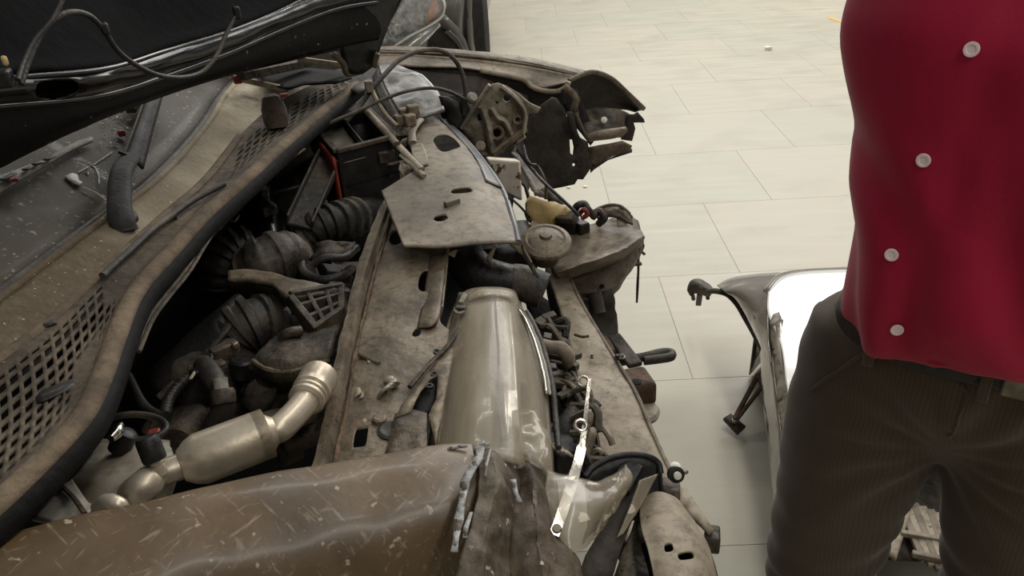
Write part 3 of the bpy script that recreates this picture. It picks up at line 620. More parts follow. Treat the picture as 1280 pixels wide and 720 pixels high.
# ---- silver canister and its pipe
k0, k1 = Z(238, 578, .84), Z(338, 540, .84)
axk = (k1 - k0).normalized()
can = lathe('receiver_canister', M['alu'], CAR, k0, axk, [(.012, -.014), (.020, -.012), (.029, .0), (.0335, .012), (.0335, .1 * 1.0), (.0335, (k1 - k0).length - .018), (.029, (k1 - k0).length - .006), (.022, (k1 - k0).length + .002), (.016, (k1 - k0).length + .010)], 32, 'silver aluminium canister lying across the bay')
tube('canister_pipe', M['alu'], can, [k1, Z(352, 534, .84), Z(372, 514, .84), Z(386, 496, .84)], [.018, .019, .019, .020], 24, 14)
q0, q1 = Z(383, 500, .84), Z(401, 468, .84); axq = (q1 - q0); lq = axq.length
lathe('pipe_ferrule', M['alu'], can, q0, axq, [(.021, -.004), (.026, 0), (.026, .005), (.022, .007), (.026, .010), (.026, .014), (.023, .016), (.0275, .020), (.0265, lq * .55), (.0275, lq * .6), (.0275, lq * .93), (.024, lq), (.018, lq)], 22)
tube('canister_elbow', M['alu'], can, [k0 - axk * .004, k0 - axk * .025, k0 - axk * .042, Z(182, 606, .85), Z(168, 618, .83)], [.017, .017, .018, .020, .021], 22, 14)
lathe('service_port', M['alu'], can, Z(200, 594, .853), (-.25, .35, 1), [(.010, 0), (.010, .012), (.007, .014), (.007, .022)], 14)
lathe('port_cap', M['black'], can, Z(200, 594, .853) + Vector((-.004, .007, .018)), (-.25, .35, 1), [(.014, 0), (.0145, .004), (.0145, .026), (.012, .031)], 16, 'ribbed black cap')
lathe('yellow_clip', M['yellow'], CAR, Z(236, 566, .845), (-.3, -.6, .6), [(.009, 0), (.009, .006), (.004, .006), (.004, .008)], 12, 'small yellow clip beside the canister')
# ---- pale reservoir / inner wing at near left
rv = patch('washer_reservoir', M['greyplastic'], CAR, [
    [Z(72, 622, 0.795), Z(100, 640, 0.795), Z(150, 640, 0.795), Z(215, 620, 0.785)],
    [Z(92, 598, 0.810), Z(120, 605, 0.817), Z(165, 600, 0.817), Z(222, 594, 0.800)],
    [Z(112, 572, 0.810), Z(140, 580, 0.817), Z(172, 565, 0.817), Z(216, 570, 0.800)],
    [Z(118, 556, 0.800), Z(140, 556, 0.800), Z(176, 552, 0.805), Z(212, 558, 0.790)]], 24, 20, .005, .003, 22, label='pale grey plastic washer reservoir')
patch('reservoir_side', M['greyplastic'], rv, [[Z(118, 556, 0.800), Z(140, 556, 0.800), Z(176, 552, 0.805), Z(212, 558, 0.790)], [Z(120, 550, .72), Z(140, 550, .72), Z(176, 548, .72), Z(212, 552, .72)]], 12, 5, .004)
patch('inner_wing', M['greyplastic'], CAR, [[Z(40, 650, .86), Z(74, 612, .86), Z(90, 600, .855)], [Z(70, 655, .86), Z(95, 635, .856), Z(108, 628, .85)], [Z(100, 648, .86), Z(112, 640, .855), Z(118, 632, .85)]], 12, 10, .004, .003, 20, label='dusty grey inner wing panel')
tube('inner_wing_seam', M['steel_dark'], CAR, ZL(.864, (76, 606), (92, 622), (106, 642)), .003, 14, 6)
lathe('lid_stub', M['black'], rv, Z(146, 564, .82), (.5, .3, .6), [(.013, 0), (.015, .01), (.014, .03), (.008, .034)], 14)
tube('bright_stub', M['chrome'], rv, ZL(.885, (138, 548), (146, 540), (150, 532)), [.006, .008, .006], 10, 8)
tube('tank_handle', M['alu'], CAR, [Z(122, 634, .875), Z(134, 627, .89), Z(148, 631, .89), Z(154, 637, .88)], [.008, .009, .009, .008], 14, 10, label='small pale metal loop')
tube('rubber_ring', M['rubber'], CAR, [Z(168 + 40 * math.cos(a), 534 + 16 * math.sin(a), .80) for a in [i * math.pi / 9 - 2.9 for i in range(14)]], .005, 60, 8, label='thin black rubber ring')
block('rusty_plug', M['red'], CAR, Z(193, 544, .77), .018, .018, .014, .3, bevel=.003)
# random dark engine furniture between the named pieces
for i in range(60):
    a = random.uniform(165, 400); b = random.uniform(300, 560)
    if a < 470 - b * .55 + 30 or a > 520 - b * .2: continue
    q = Z(a, b, random.uniform(.50, .62))
    block('engine_bracket', M['black'] if i % 3 else M['steel_dark'], CAR, q, random.uniform(.03, .09), random.uniform(.03, .09), random.uniform(.03, .09), random.uniform(0, 3), random.uniform(-.5, .5), bevel=.006)
for i in range(10):
    a = random.uniform(200, 380); b = random.uniform(330, 540); p = Z(a, b, .62)
    tube('engine_hose', M['rubber'], CAR, [p, p + Vector((random.uniform(.02, .08), random.uniform(-.06, .06), random.uniform(0, .05))), p + Vector((random.uniform(.08, .16), random.uniform(-.1, .1), -.02))], random.uniform(.008, .016), 16, 9)
# ================================================================ front end
# ---- upper cross member (slam panel)
pz = .79
e0 = [(480, 250), (462, 292), (446, 340), (434, 390), (420, 446), (406, 520), (388, 596)]
e1 = [(484, 258), (470, 296), (455, 342), (443, 392), (430, 448), (417, 520), (401, 596)]
e2 = [(488, 262), (478, 298), (464, 344), (452, 394), (440, 448), (428, 520), (412, 596)]
sp = [Z(a, b, pz + .018) for a, b in e0]; s1 = [Z(a, b, pz + .022) for a, b in e1]; s2 = [Z(a, b, pz - .004) for a, b in e2]
rl = patch('cross_member_rail', M['steel'], CAR, [[p + Vector((.0, 0, -.06)) for p in sp], sp, s1, s2], 50, 18, .003, .0025, 26, lin_v=True, label='bent dusty rail along the top of the radiator support')
tube('rusty_seam', M['rust'], rl, [Z(a + 3, b, pz + .004) for a, b in e2], .003, 60, 7, amp=.8)
E2 = [(a + 5, b) for a, b in e2]
m1 = [(515, 262), (515, 300), (500, 345), (488, 395), (474, 450), (462, 520), (450, 590)]
m2 = [(545, 270), (545, 306), (540, 350), (530, 395), (516, 440), (500, 500), (492, 580)]
m3 = [(562, 275), (562, 312), (556, 352), (550, 398), (572, 428), (548, 480), (535, 560)]
fr = patch('cross_member_panel', M['steel'], CAR, [[Z(a, b, pz + .0) for a, b in E2], [Z(a, b, pz + .006) for a, b in m1], [Z(a, b, pz + .004) for a, b in m2], [Z(a, b, pz - .004) for a, b in m3]], 80, 70, .003, .004, 14,
           holes=((.345, .60, .050, .075, 2.6), (.575, .64, .022, .045), (.90, .27, .028, .085, 8), (.16, .13, .035, .10)), label='dusty sheet metal panel of the radiator support with holes')
# rounded flange beside the slot, dropping to the dark gap
patch('panel_flange', M['steel'], CAR, [[Z(537, 312, pz + .004), Z(534, 345, pz + .004), Z(528, 380, pz + .004), Z(522, 410, pz + .004)], [Z(552, 310, pz + .013), Z(549, 345, pz + .013), Z(544, 380, pz + .012), Z(538, 408, pz + .008)], [Z(560, 311, pz + .008), Z(556, 348, pz + .006), Z(552, 382, pz + .004), Z(546, 404, pz)], [Z(561, 314, pz - .05), Z(557, 350, pz - .05), Z(553, 384, pz - .05), Z(547, 405, pz - .05)]], 16, 14, .003, .002, 20)
tube('flange_edge', M['palesteel'], CAR, [Z(560, 311, pz + .006), Z(556, 348, pz + .006), Z(552, 384, pz + .004)], .0025, 20, 6)
# dust clumps, ridge lumps and bolts on the panel
for i, (a, b, s) in enumerate(((462, 452, .012), (447, 492, .012), (452, 496, .009), (456, 528, .010))):
    p = Z(a, b, pz + .006)
    plate('dust_clump', M['palesteel'], fr, [p + Vector((math.cos(t) * s * .6 * random.uniform(.3, 1), math.sin(t) * s * .8 * random.uniform(.6, 1.6), random.uniform(0, .003))) for t in [k * 1.05 for k in range(6)]], .002, .001, 80, 1)
tube('weld_ridge', M['steel'], fr, ZL(pz + .008, (449, 443), (460, 448), (474, 455)), .004, 12, 7)
def ring(name, m, parent, c, R, r, axis, label=None, n=28):
    ax = Vector(axis).normalized(); u = ax.orthogonal().normalized(); w = ax.cross(u)
    V = []; F = []; g = 8
    for i in range(n):
        a = 2 * math.pi * i / n; d = u * math.cos(a) + w * math.sin(a)
        for j in range(g):
            t = 2 * math.pi * j / g; V.append(Vector(c) + d * (R + r * math.cos(t)) + ax * r * math.sin(t))
    for i in range(n):
        for j in range(g): F.append((i * g + j, ((i + 1) % n) * g + j, ((i + 1) % n) * g + (j + 1) % g, i * g + (j + 1) % g))
    return mk(name, V, F, m, parent, 60, label=label)
for d in range(3): tube('spring_clip_coil', M['bolt'], fr, [Z(473 + d * 4, 497 - d * 4, pz + .010), Z(478 + d * 4, 489 - d * 4, pz + .018), Z(487 + d * 3, 484 - d * 3, pz + .018), Z(494 + d * 2, 483 - d * 2, pz + .010)], .0032, 14, 7)
lathe('panel_bolt', M['bolt'], fr, Z(487, 481, pz + .006), (0, -.1, 1), [(.013, 0), (.013, .004), (.008, .005), (.008, .012), (.006, .013)], 14)
lathe('panel_grommet', M['blackdust'], fr, Z(490, 540, pz + .004), (.1, 0, 1), [(.021, 0), (.021, .004), (.016, .006), (.010, .003)], 18)
lathe('panel_bolt', M['steel'], fr, Z(474, 528, pz + .006), (.1, 0, 1), [(.011, 0), (.010, .008), (.007, .01)], 10)
# overlapping headlamp bracket sheet
hb = [(577, 424), (552, 444), (520, 482), (503, 506), (494, 522), (514, 514), (526, 490), (538, 476), (548, 470), (545, 500), (536, 520), (545, 560), (556, 500), (566, 450), (580, 432)]
plate('headlamp_bracket', M['steel'], CAR, [Z(a, b, pz + .016) for a, b in hb], .003, .004, 30, 3, label='torn sheet bracket holding the headlamp')
plate('torn_gap', M['dark'], CAR, [Z(a, b, pz + .010) for a, b in ((514, 514), (528, 490), (545, 474), (544, 500), (534, 520), (520, 520))], .003, 0, 1, 1)
plate('bracket_sheet', M['steel_dark'], CAR, [Z(a, b, pz + .013) for a, b in ((494, 518), (516, 512), (534, 518), (534, 562), (526, 570), (500, 570), (482, 566))], .003, .004, 24, 2)
for i, (a, b) in enumerate(((546, 441), (543, 469), (537, 484))):
    lathe('bracket_stud', M['blackdust'], CAR, Z(a, b, pz + .016), (.1, -.1, 1), [(.006, 0), (.006, .004), (.003, .004), (.003, .002)], 10)
tube('bracket_fold', M['steel_dark'], CAR, [Z(574, 410, pz + .02), Z(560, 432, pz + .02), Z(536, 456, pz + .02), Z(512, 484, pz + .016)], .004, 20, 7)

# ---- near headlamp
HL = [[Z(562, 398, .775), Z(580, 366, .800), Z(612, 360, .805), Z(638, 364, .790), Z(652, 384, .765)],
      [Z(552, 430, .772), Z(580, 408, .815), Z(618, 400, .822), Z(650, 410, .800), Z(668, 424, .755)],
      [Z(544, 480, .772), Z(575, 462, .822), Z(620, 455, .832), Z(660, 466, .800), Z(682, 478, .750)],
      [Z(535, 530, .772), Z(570, 520, .824), Z(622, 512, .836), Z(664, 528, .800), Z(688, 540, .745)],
      [Z(526, 585, .770), Z(566, 580, .822), Z(622, 574, .836), Z(666, 588, .800), Z(692, 600, .740)]]
lamp = patch('headlamp_lens', M['lens'], CAR, HL, 30, 40, .004, .0012, 14, label='dust-filmed clear headlamp cover at the near corner')
patch('headlamp_housing', M['blackdust'], lamp, [[p + Vector((-.006, 0, -.055 if 0 < i < 4 else -.012)) for i, p in enumerate(r)] for r in HL], 20, 20, .004, .004, 10)
patch('headlamp_reflector', M['greyplastic'], lamp, [[p + Vector((0, 0, -.030)) for p in r[1:4]] for r in HL[0:3]], 16, 16, .003, .004, 20)
patch('headlamp_inner_band', M['chrome'], lamp, [[Z(624, 380, .79), Z(628, 430, .81), Z(630, 486, .815), Z(632, 545, .815)], [Z(640, 382, .785), Z(645, 432, .80), Z(650, 488, .80), Z(654, 545, .80)]], 14, 4, .003)
plate('headlamp_broken_mask', M['dark'], lamp, [Z(a, b, .818) for a, b in ((596, 470), (618, 474), (628, 500), (636, 550), (600, 565), (586, 540), (594, 510))], .003, .004, 30, 2)
patch('lens_reflection_strip', M['lens'], lamp, [[Z(617, 361, .806), Z(619, 400, .8235), Z(622, 440, .831), Z(622, 486, .8345)], [Z(634, 363, .795), Z(637, 402, .813), Z(641, 442, .819), Z(644, 488, .821)]], 16, 4, .002)  # thin raised strip standing in for the lighter reflection along the lens
patch('lens_rim', M['lens'], lamp, [[Z(a, b, c) for a, b, c in ((586, 369, .81), (604, 360, .815), (640, 363, .80), (648, 378, .785))], [Z(a, b, c) for a, b, c in ((586, 376, .815), (606, 370, .822), (634, 373, .808), (642, 386, .79))]], 16, 4, .004)
# flange with a clip on the left of the lens
patch('headlamp_flange', M['steel'], lamp, [[Z(574, 366, .80), Z(566, 398, .788), Z(556, 440, .783), Z(546, 500, .783), Z(536, 560, .783)], [Z(582, 366, .812), Z(574, 398, .803), Z(566, 440, .803), Z(556, 500, .803), Z(548, 560, .803)]], 24, 4, .004, .001, 20)
block('lamp_clip', M['greyplastic'], lamp, Z(579, 377, .823), .010, .03, .016, -.2, bevel=.002)
block('lamp_clip', M['steel_dark'], lamp, Z(576, 386, .823), .018, .012, .01, -.2, bevel=.002)
lathe('clip_ring', M['greyplastic'], lamp, Z(575, 389, .82), (0, -.3, 1), [(.010, 0), (.010, .005), (.005, .005), (.005, .002)], 12)
# chrome trim edge
CT = [(649, 386, .79), (656, 398, .785), (666, 420, .775), (674, 446, .765), (680, 470, .76), (683, 492, .755)]
patch('lamp_chrome_edge', M['chrome'], lamp, [[Z(a - 1, b, c + .012) for a, b, c in CT], [Z(a + 5, b + 2, c + .004) for a, b, c in CT], [Z(a + 8, b + 5, c - .012) for a, b, c in CT]], 24, 8, .003, .0012, 30, label='bright chrome edge of the headlamp')
tube('lamp_gasket', M['rubber'], lamp, [Z(a + 9, b + 4, c - .006) for a, b, c in CT] + [Z(694, 520, .74), Z(698, 560, .735)], .005, 34, 8)
# lower end of the lens: cracked and frosted corner
plate('lens_broken_corner', M['shard'], lamp, [Z(a, b, .815) for a, b in ((640, 515), (668, 512), (684, 540), (689, 582), (676, 585), (650, 572), (640, 560))], .003, .006, 40, 3)

# ---- cover torn off the radiator support
T = [[Z(505, 309, .835), Z(550, 309, .835), Z(600, 304, .835), Z(648, 304, .825)],
     [Z(490, 274, .840), Z(545, 262, .842), Z(600, 258, .838), Z(642, 278, .810)],
     [Z(477, 240, .842), Z(530, 230, .846), Z(588, 222, .842), Z(628, 238, .812)],
     [Z(528, 208, .845), Z(552, 202, .848), Z(580, 192, .842), Z(606, 205, .815)],
     [Z(508, 178, .845), Z(530, 170, .850), Z(556, 165, .848), Z(582, 176, .825)],
     [Z(512, 150, .850), Z(524, 146, .852), Z(540, 146, .850), Z(556, 152, .835)]]
tc = patch('torn_cover', M['cover'], CAR, T, 70, 80, .005, .003, 9, lin_v=True, holes=((.56, .30, .085, .022), (.36, .14, .06, .018), (.55, .70, .16, .065, 3)), label='bent grey cover torn loose over the radiator')
tube('cover_rolled_edge', M['cover_blue'], tc, [r[3] + Vector((0, 0, .001)) for r in T], .007, 50, 8, None, 1, 'bluish rolled edge of the torn cover')
patch('cover_blue_band', M['cover_blue'], tc, [[r[3].lerp(r[2], .55) + Vector((.003, -.003, .007)) for r in T[2:]], [r[3].lerp(r[2], .05) + Vector((.003, -.003, .006)) for r in T[2:]]], 24, 4, .002, label='blue tinted band of paint')
bar('cover_tab', M['cover'], tc, Z(556, 256, .85), Z(574, 250, .85), .012, .012)
# pale curved prongs and brackets at the far end of the cover
tube('bent_prong', M['cover'], tc, [Z(516, 178, .865), Z(515, 166, .875), Z(520, 156, .88), Z(526, 150, .875)], .010, 20, 8, None, .6)
patch('bent_tongue', M['cover'], tc, [[Z(513, 180, .858), Z(528, 180, .862)], [Z(516, 195, .858), Z(534, 194, .860)], [Z(528, 208, .852), Z(535, 206, .852)]], 8, 10, .004)
plate('torn_bracket', M['steel'], tc, [Z(a, b, .868) for a, b in ((520, 138), (527, 134), (536, 140), (530, 150), (516, 164), (505, 168), (500, 162), (512, 152))], .004, .006, 40, 2)
tube('cover_strut', M['palesteel'], CAR, [Z(478, 162, .87), Z(494, 178, .872), Z(527, 212, .86)], .009, 18, 8, None, .7, 'pale bent metal strut')
tube('cover_strut', M['palesteel'], CAR, [Z(502, 194, .86), Z(515, 206, .86), Z(530, 220, .855)], .007, 14, 8, None, .7)
tube('box_side_strut', M['steel'], CAR, [Z(459, 140, .90), Z(478, 160, .89), Z(496, 180, .88)], .010, 14, 8, None, .7)
for i in range(10):
    a = random.uniform(492, 520); b = random.uniform(176, 222); p = Z(a, b, random.uniform(.80, .85))
    plate('torn_metal_scrap', M['steel'] if i % 2 else M['steel_dark'], CAR, [p + Vector((random.uniform(-.035, .035), random.uniform(-.04, .04), random.uniform(-.02, .02))) for _ in range(4)], .003, .004, 40, 2)
# tapered tail of the cover hanging to the right
plate('cover_tail', M['cover'], tc, [Z(632, 268, .815), Z(642, 282, .808), Z(650, 302, .79), Z(664, 328, .75), Z(674, 346, .72), Z(671, 347, .72), Z(656, 322, .75), Z(640, 308, .80), Z(634, 300, .82)], .004, .003, 30, 2)

# ---- air intake tube
it = tube('air_intake_tube', M['black'], CAR, [Z(578, 312, .76), Z(584, 328, .735), Z(602, 346, .71), Z(630, 352, .70), Z(655, 354, .695), Z(678, 364, .68)], [.040, .044, .046, .040, .036, .036], 40, 18, None, 1, 'black air intake tube below the torn cover')
tube('intake_snout', M['blackdust'], it, [Z(640, 352, .70), Z(655, 354, .695), Z(680, 364, .68)], [.038, .0385, .039], 20, 18)
block('intake_box', M['black'], CAR, Z(630, 322, .66), .14, .16, .12, .1, bevel=.012, label='black airbox under the torn cover')
plate('torn_tab', M['palesteel'], CAR, [Z(608, 322, .79), Z(616, 310, .81), Z(620, 308, .81), Z(614, 326, .77), Z(616, 334, .75), Z(608, 326, .77)], .002, .003, 40, 1)
plate('torn_tab', M['palesteel'], CAR, [Z(555, 312, .81), Z(562, 316, .81), Z(572, 312, .80), Z(568, 322, .79), Z(560, 318, .80)], .002, .003, 40, 1)

# ---- bumper beam
b0 = [(683, 322), (688, 350), (700, 388), (716, 450), (728, 500), (744, 560), (764, 625), (790, 700), (800, 740)]
b1 = [(700, 322), (712, 350), (732, 390), (766, 446), (794, 492), (818, 548), (846, 610), (880, 690), (900, 740)]
bmz = [.66, .64, .62, .60, .585, .57, .56, .55, .55]
bl = [Z(a, b, z) for (a, b), z in zip(b0, bmz)]; br = [Z(a, b, z - .01) for (a, b), z in zip(b1, bmz)]
bm_ = patch('bumper_beam', M['palesteel'], CAR, [bl, [p.lerp(q, .5) + Vector((0, 0, .006)) for p, q in zip(bl, br)], br, [q + Vector((.006, 0, -.05)) for q in br]], 60, 16, .004, .003, 14, lin_v=True, label='pale dusty bumper reinforcement beam running across the front')
tube('beam_edge', M['cover'], bm_, [q + Vector((.001, 0, .002)) for q in br[1:]], .004, 40, 7)
patch('beam_flange', M['steel_dark'], bm_, [bl, [p + Vector((-.004, 0, -.06)) for p in bl]], 40, 4, .004)
bolt(bm_, Z(772, 447, .60), r=.005, m=M['blackdust']); bolt(bm_, Z(740, 446, .612), r=.003)
tube('beam_dent', M['rust'], bm_, ZL(.622, (718, 418), (728, 421), (736, 420)), .003, 8, 6)
# parts below and in front of the beam
patch('subframe_rail', M['liner'], CAR, [[Z(724, 372, .58), Z(746, 372, .57), Z(766, 362, .57)], [Z(736, 395, .50), Z(756, 400, .48), Z(770, 395, .48)], [Z(752, 432, .46), Z(766, 436, .44), Z(775, 430, .44)], [Z(760, 456, .44), Z(772, 458, .42), Z(778, 450, .42)]], 12, 20, .006, .006, 20, label='grimy lower rail under the bumper beam')
tube('rail_cylinder', M['blackdust'], CAR, [Z(742, 366, .58), Z(748, 392, .54)], .018, 8, 12)
plate('rail_gusset', M['rust'], CAR, [Z(748, 416, .50), Z(760, 422, .49), Z(772, 442, .47), Z(762, 446, .46), Z(752, 436, .48)], .004, .004, 30, 2)
tw = tube('towing_eye', M['blackdust'], CAR, [Z(760, 456, .46), Z(790, 449, .46), Z(806, 446, .46), Z(826, 441, .46), Z(838, 441, .46), Z(838, 446, .46), Z(822, 449, .46), Z(805, 451, .46)], .011, 50, 10, None, 1, 'dark steel towing eye sticking out of the front')
block('towing_plate', M['blackdust'], tw, Z(780, 438, .475), .035, .13, .012, .28, bevel=.004)
bolt(tw, Z(777, 446, .482), r=.006)
blk = block('bumper_mount', M['rust'], CAR, Z(795, 484, .53), .065, .075, .055, .25, bevel=.012, label='rust brown bumper mount block with a hole')
lathe('mount_hole', M['dark'], blk, Z(796, 478, .556), (0, 0, 1), [(.010, 0), (.010, .0025), (.008, .003)], 14)
lathe('round_flange', M['palesteel'], CAR, Z(798, 516, .50), (.1, 0, 1), [(.04, 0), (.042, .008), (.036, .014), (.01, .016)], 24, 'pale round flange behind the beam')

# ---- far crumpled rail end and horn
FR = [[Z(662, 312, .66), Z(690, 296, .67), Z(722, 284, .68), Z(752, 278, .68), Z(778, 268, .68), Z(797, 276, .66)],
      [Z(686, 330, .655), Z(712, 322, .665), Z(742, 312, .67), Z(768, 303, .67), Z(788, 292, .665), Z(800, 288, .65)],
      [Z(694, 342, .675), Z(718, 334, .69), Z(748, 324, .695), Z(774, 314, .69), Z(796, 300, .675), Z(805, 295, .66)],
      [Z(702, 352, .60), Z(722, 346, .60), Z(750, 336, .605), Z(776, 326, .605), Z(797, 310, .61), Z(804, 304, .61)],
      [Z(714, 362, .58), Z(726, 366, .57), Z(748, 364, .57), Z(772, 354, .56), Z(788, 338, .57), Z(798, 322, .58)],
      [Z(718, 374, .54), Z(732, 378, .54), Z(750, 376, .53), Z(768, 366, .53), Z(780, 348, .54), Z(793, 330, .55)]]
cr_ = patch('crumpled_rail_end', M['steel'], CAR, FR, 50, 45, .004, .004, 24, lin_v=True, smooth=30, label='dust covered crumpled rail end on the far side')
for (a, b) in ((760, 321), (752, 358)): lathe('drain_hole', M['dark'], cr_, Z(a, b, .652 if b < 340 else .585), (.2, -.8, .5), [(.006, 0), (.006, .004), (.005, .005)], 10)
hn = lathe('horn', M['steel'], CAR, Z(682, 303, .735), (.05, -.28, 1), [(.030, -.05), (.036, -.02), (.056, -.006), (.058, .0), (.056, .006), (.044, .012), (.040, .010), (.028, .016), (.014, .018), (.012, .024), (.008, .025)], 32, 'round dusty horn disc')
plate('horn_bracket', M['palesteel'], CAR, [Z(684, 324, .655), Z(704, 318, .655), Z(706, 345, .64), Z(700, 358, .63), Z(690, 352, .635), Z(683, 340, .645)], .004, .003, 30, 2, label='pale bracket below the horn')
# reservoir scrap, connectors, red wire
yr = plate('yellowed_reservoir', M['amber'], CAR, [Z(664, 252, .72), Z(672, 248, .745), Z(690, 254, .75), Z(712, 262, .745), Z(708, 270, .735), Z(694, 276, .72), Z(692, 288, .69), Z(676, 286, .69), Z(664, 276, .70)], .03, .012, 18, 3, label='yellowed plastic reservoir scrap')
lathe('reservoir_neck', M['steel'], CAR, Z(676, 288, .69), (0, -.2, 1), [(.030, -.01), (.032, .006), (.026, .010), (.024, .02)], 18)
cb = block('wire_connector', M['black'], CAR, Z(708, 278, .70), .055, .045, .045, -.3, .2, bevel=.005, label='black wire connector')
block('connector_lid', M['blackdust'], cb, Z(707, 271, .73), .045, .03, .02, -.3, .4, bevel=.004)
block('wire_connector', M['black'], CAR, Z(726, 284, .69), .03, .04, .03, .5, bevel=.005)
tube('wire_loop', M['rubber'], CAR, [Z(718, 264, .73), Z(722, 257, .75), Z(730, 255, .75), Z(735, 262, .74), Z(742, 270, .72)], .009, 24, 8)
tube('red_wire', M['red'], CAR, [Z(724, 268, .73), Z(730, 262, .75), Z(734, 268, .74), Z(727, 273, .73)], .006, 18, 7, label='red wire end')
tube('red_wire', M['red'], CAR, [Z(748, 266, .72), Z(754, 263, .72), Z(758, 268, .71)], .005, 10, 7)
tube('wire_loop', M['rubber'], CAR, [Z(740, 272, .71), Z(748, 264, .72), Z(756, 272, .71), Z(748, 280, .69)], .009, 20, 8)
# shard cups on top of the crumpled rail
patch('torn_cup', M['steel_dark'], CAR, [[Z(742, 264, .70), Z(758, 256, .72), Z(774, 256, .72), Z(788, 266, .70)], [Z(748, 276, .70), Z(760, 270, .71), Z(776, 272, .71), Z(790, 282, .69)]], 18, 8, .004, .006, 30)
plate('torn_fin', M['palesteel'], CAR, [Z(770, 262, .72), Z(778, 258, .73), Z(790, 274, .70), Z(782, 282, .69), Z(772, 284, .69)], .003, .003, 30, 2)
tube('cup_rim', M['steel'], CAR, [Z(742, 266, .71), Z(758, 257, .73), Z(776, 258, .73), Z(790, 272, .70)], .004, 20, 7)
# hanging wires at the tip
tube('hanging_wire', M['rubber'], CAR, [Y(797, 318, 1.86), Y(798, 335, 1.86), Y(797, 356, 1.85), Y(796, 378, 1.85)], [.006, .0035, .004, .003], 20, 6, label='short wire hanging from the rail end')
block('wire_end', M['rust'], CAR, Y(797, 330, 1.85), .022, .012, .008, .1)
tube('tip_wire', M['rubber'], CAR, [Y(797, 300, 1.88), Y(804, 306, 1.88), Y(802, 314, 1.88), Y(806, 318, 1.88)], .004, 12, 6)
# cable strung down to the connectors
tube('strung_cable', M['rubber'], CAR, [Z(646, 186, .86), Z(662, 208, .82), Z(680, 228, .80), Z(712, 258, .76), Z(724, 270, .74)], .0042, 24, 7, label='thin black cable strung down to the connectors')
tube('strung_cable', M['rubber'], CAR, [Z(654, 182, .86), Z(658, 198, .84), Z(664, 206, .83), Z(672, 208, .82), Z(682, 228, .79), Z(682, 248, .74)], .004, 26, 7)
tube('strung_cable', M['rubber'], CAR, [Z(636, 246, .82), Z(650, 258, .79), Z(662, 272, .74)], .003, 10, 6)
# ---- radiator clutter between headlamp and beam
patch('radiator_core', M['dark'], CAR, [[Z(652, 360, .58), Z(690, 380, .56)], [Z(668, 420, .55), Z(712, 450, .54)], [Z(685, 500, .52), Z(740, 540, .52)], [Z(690, 600, .50), Z(780, 600, .50)]], 16, 24, .01, .008, 20, label='dark radiator core behind the beam')
tube('white_hose', M['palesteel'], CAR, [Z(676, 430, .70), Z(688, 434, .71), Z(702, 436, .71), Z(710, 446, .69), Z(710, 456, .66)], [.011, .012, .013, .013, .010], 24, 12, None, 1, 'short pale hose behind the headlamp')
for i, (a, b, sx, sy, sz) in enumerate(((686, 396, .06, .03, .03), (676, 402, .05, .04, .02), (692, 412, .03, .05, .02), (684, 422, .04, .03, .03), (690, 460, .035, .03, .03), (698, 468, .03, .05, .02), (718, 446, .02, .06, .03), (716, 458, .04, .03, .03), (700, 480, .05, .03, .03), (690, 478, .03, .03, .03), (712, 474, .03, .04, .02), (706, 492, .06, .03, .02))):
    block('lamp_wiring_connector', M['blackdust'] if i % 2 else M['steel_dark'], CAR, Z(a, b, .66), sx * .5, sy * .55, sz * .4, .5 + .3 * i, .2, bevel=.002)
for i in range(34):
    a = 672 + i * 1.7 + random.uniform(-6, 12); b = 400 + i * 5 + random.uniform(-12, 12); p = Z(a, b, random.uniform(.62, .67))
    tube('lamp_wire', M['blackdust'] if i % 3 else M['steel'], CAR, [p, p + Vector((random.uniform(.01, .04), random.uniform(-.04, .0), random.uniform(-.01, .03))), p + Vector((random.uniform(.0, .05), random.uniform(-.08, -.04), random.uniform(-.02, .01)))], random.uniform(.003, .008), 12, 7)
patch('radiator_fins', M['steel_dark'], CAR, [[Z(696, 488, .64), Z(722, 482, .64)], [Z(716, 540, .60), Z(744, 532, .60)], [Z(726, 588, .57), Z(752, 580, .57)]], 30, 30, .006, .002, 30, label='bent radiator fins', fn=lambda u, v: .008 * math.sin(u * 50))
tube('radiator_hose', M['blackdust'], CAR, [Z(676, 560, .60), Z(700, 545, .63), Z(722, 520, .64), Z(738, 516, .62)], .022, 20, 12, (.05, 8))
block('lamp_motor', M['black'], CAR, Z(700, 560, .62), .06, .09, .05, .4, bevel=.01)
tube('small_hook', M['palesteel'], CAR, [Z(738, 520, .64), Z(754, 535, .62), Z(762, 546, .62), Z(766, 556, .61)], .006, 14, 7)
for i in range(5): tube('wire_clip', M['palesteel'], CAR, [Z(688 + i * 5, 552 + i * 3, .66), Z(692 + i * 5, 560 + i * 2, .67), Z(699 + i * 4, 558 + i * 3, .665)], .0025, 10, 6)
tube('pale_wire', M['palesteel'], CAR, [Z(740, 566, .64), Z(748, 562, .65), Z(754, 570, .64), Z(748, 578, .63)], .004, 16, 7)
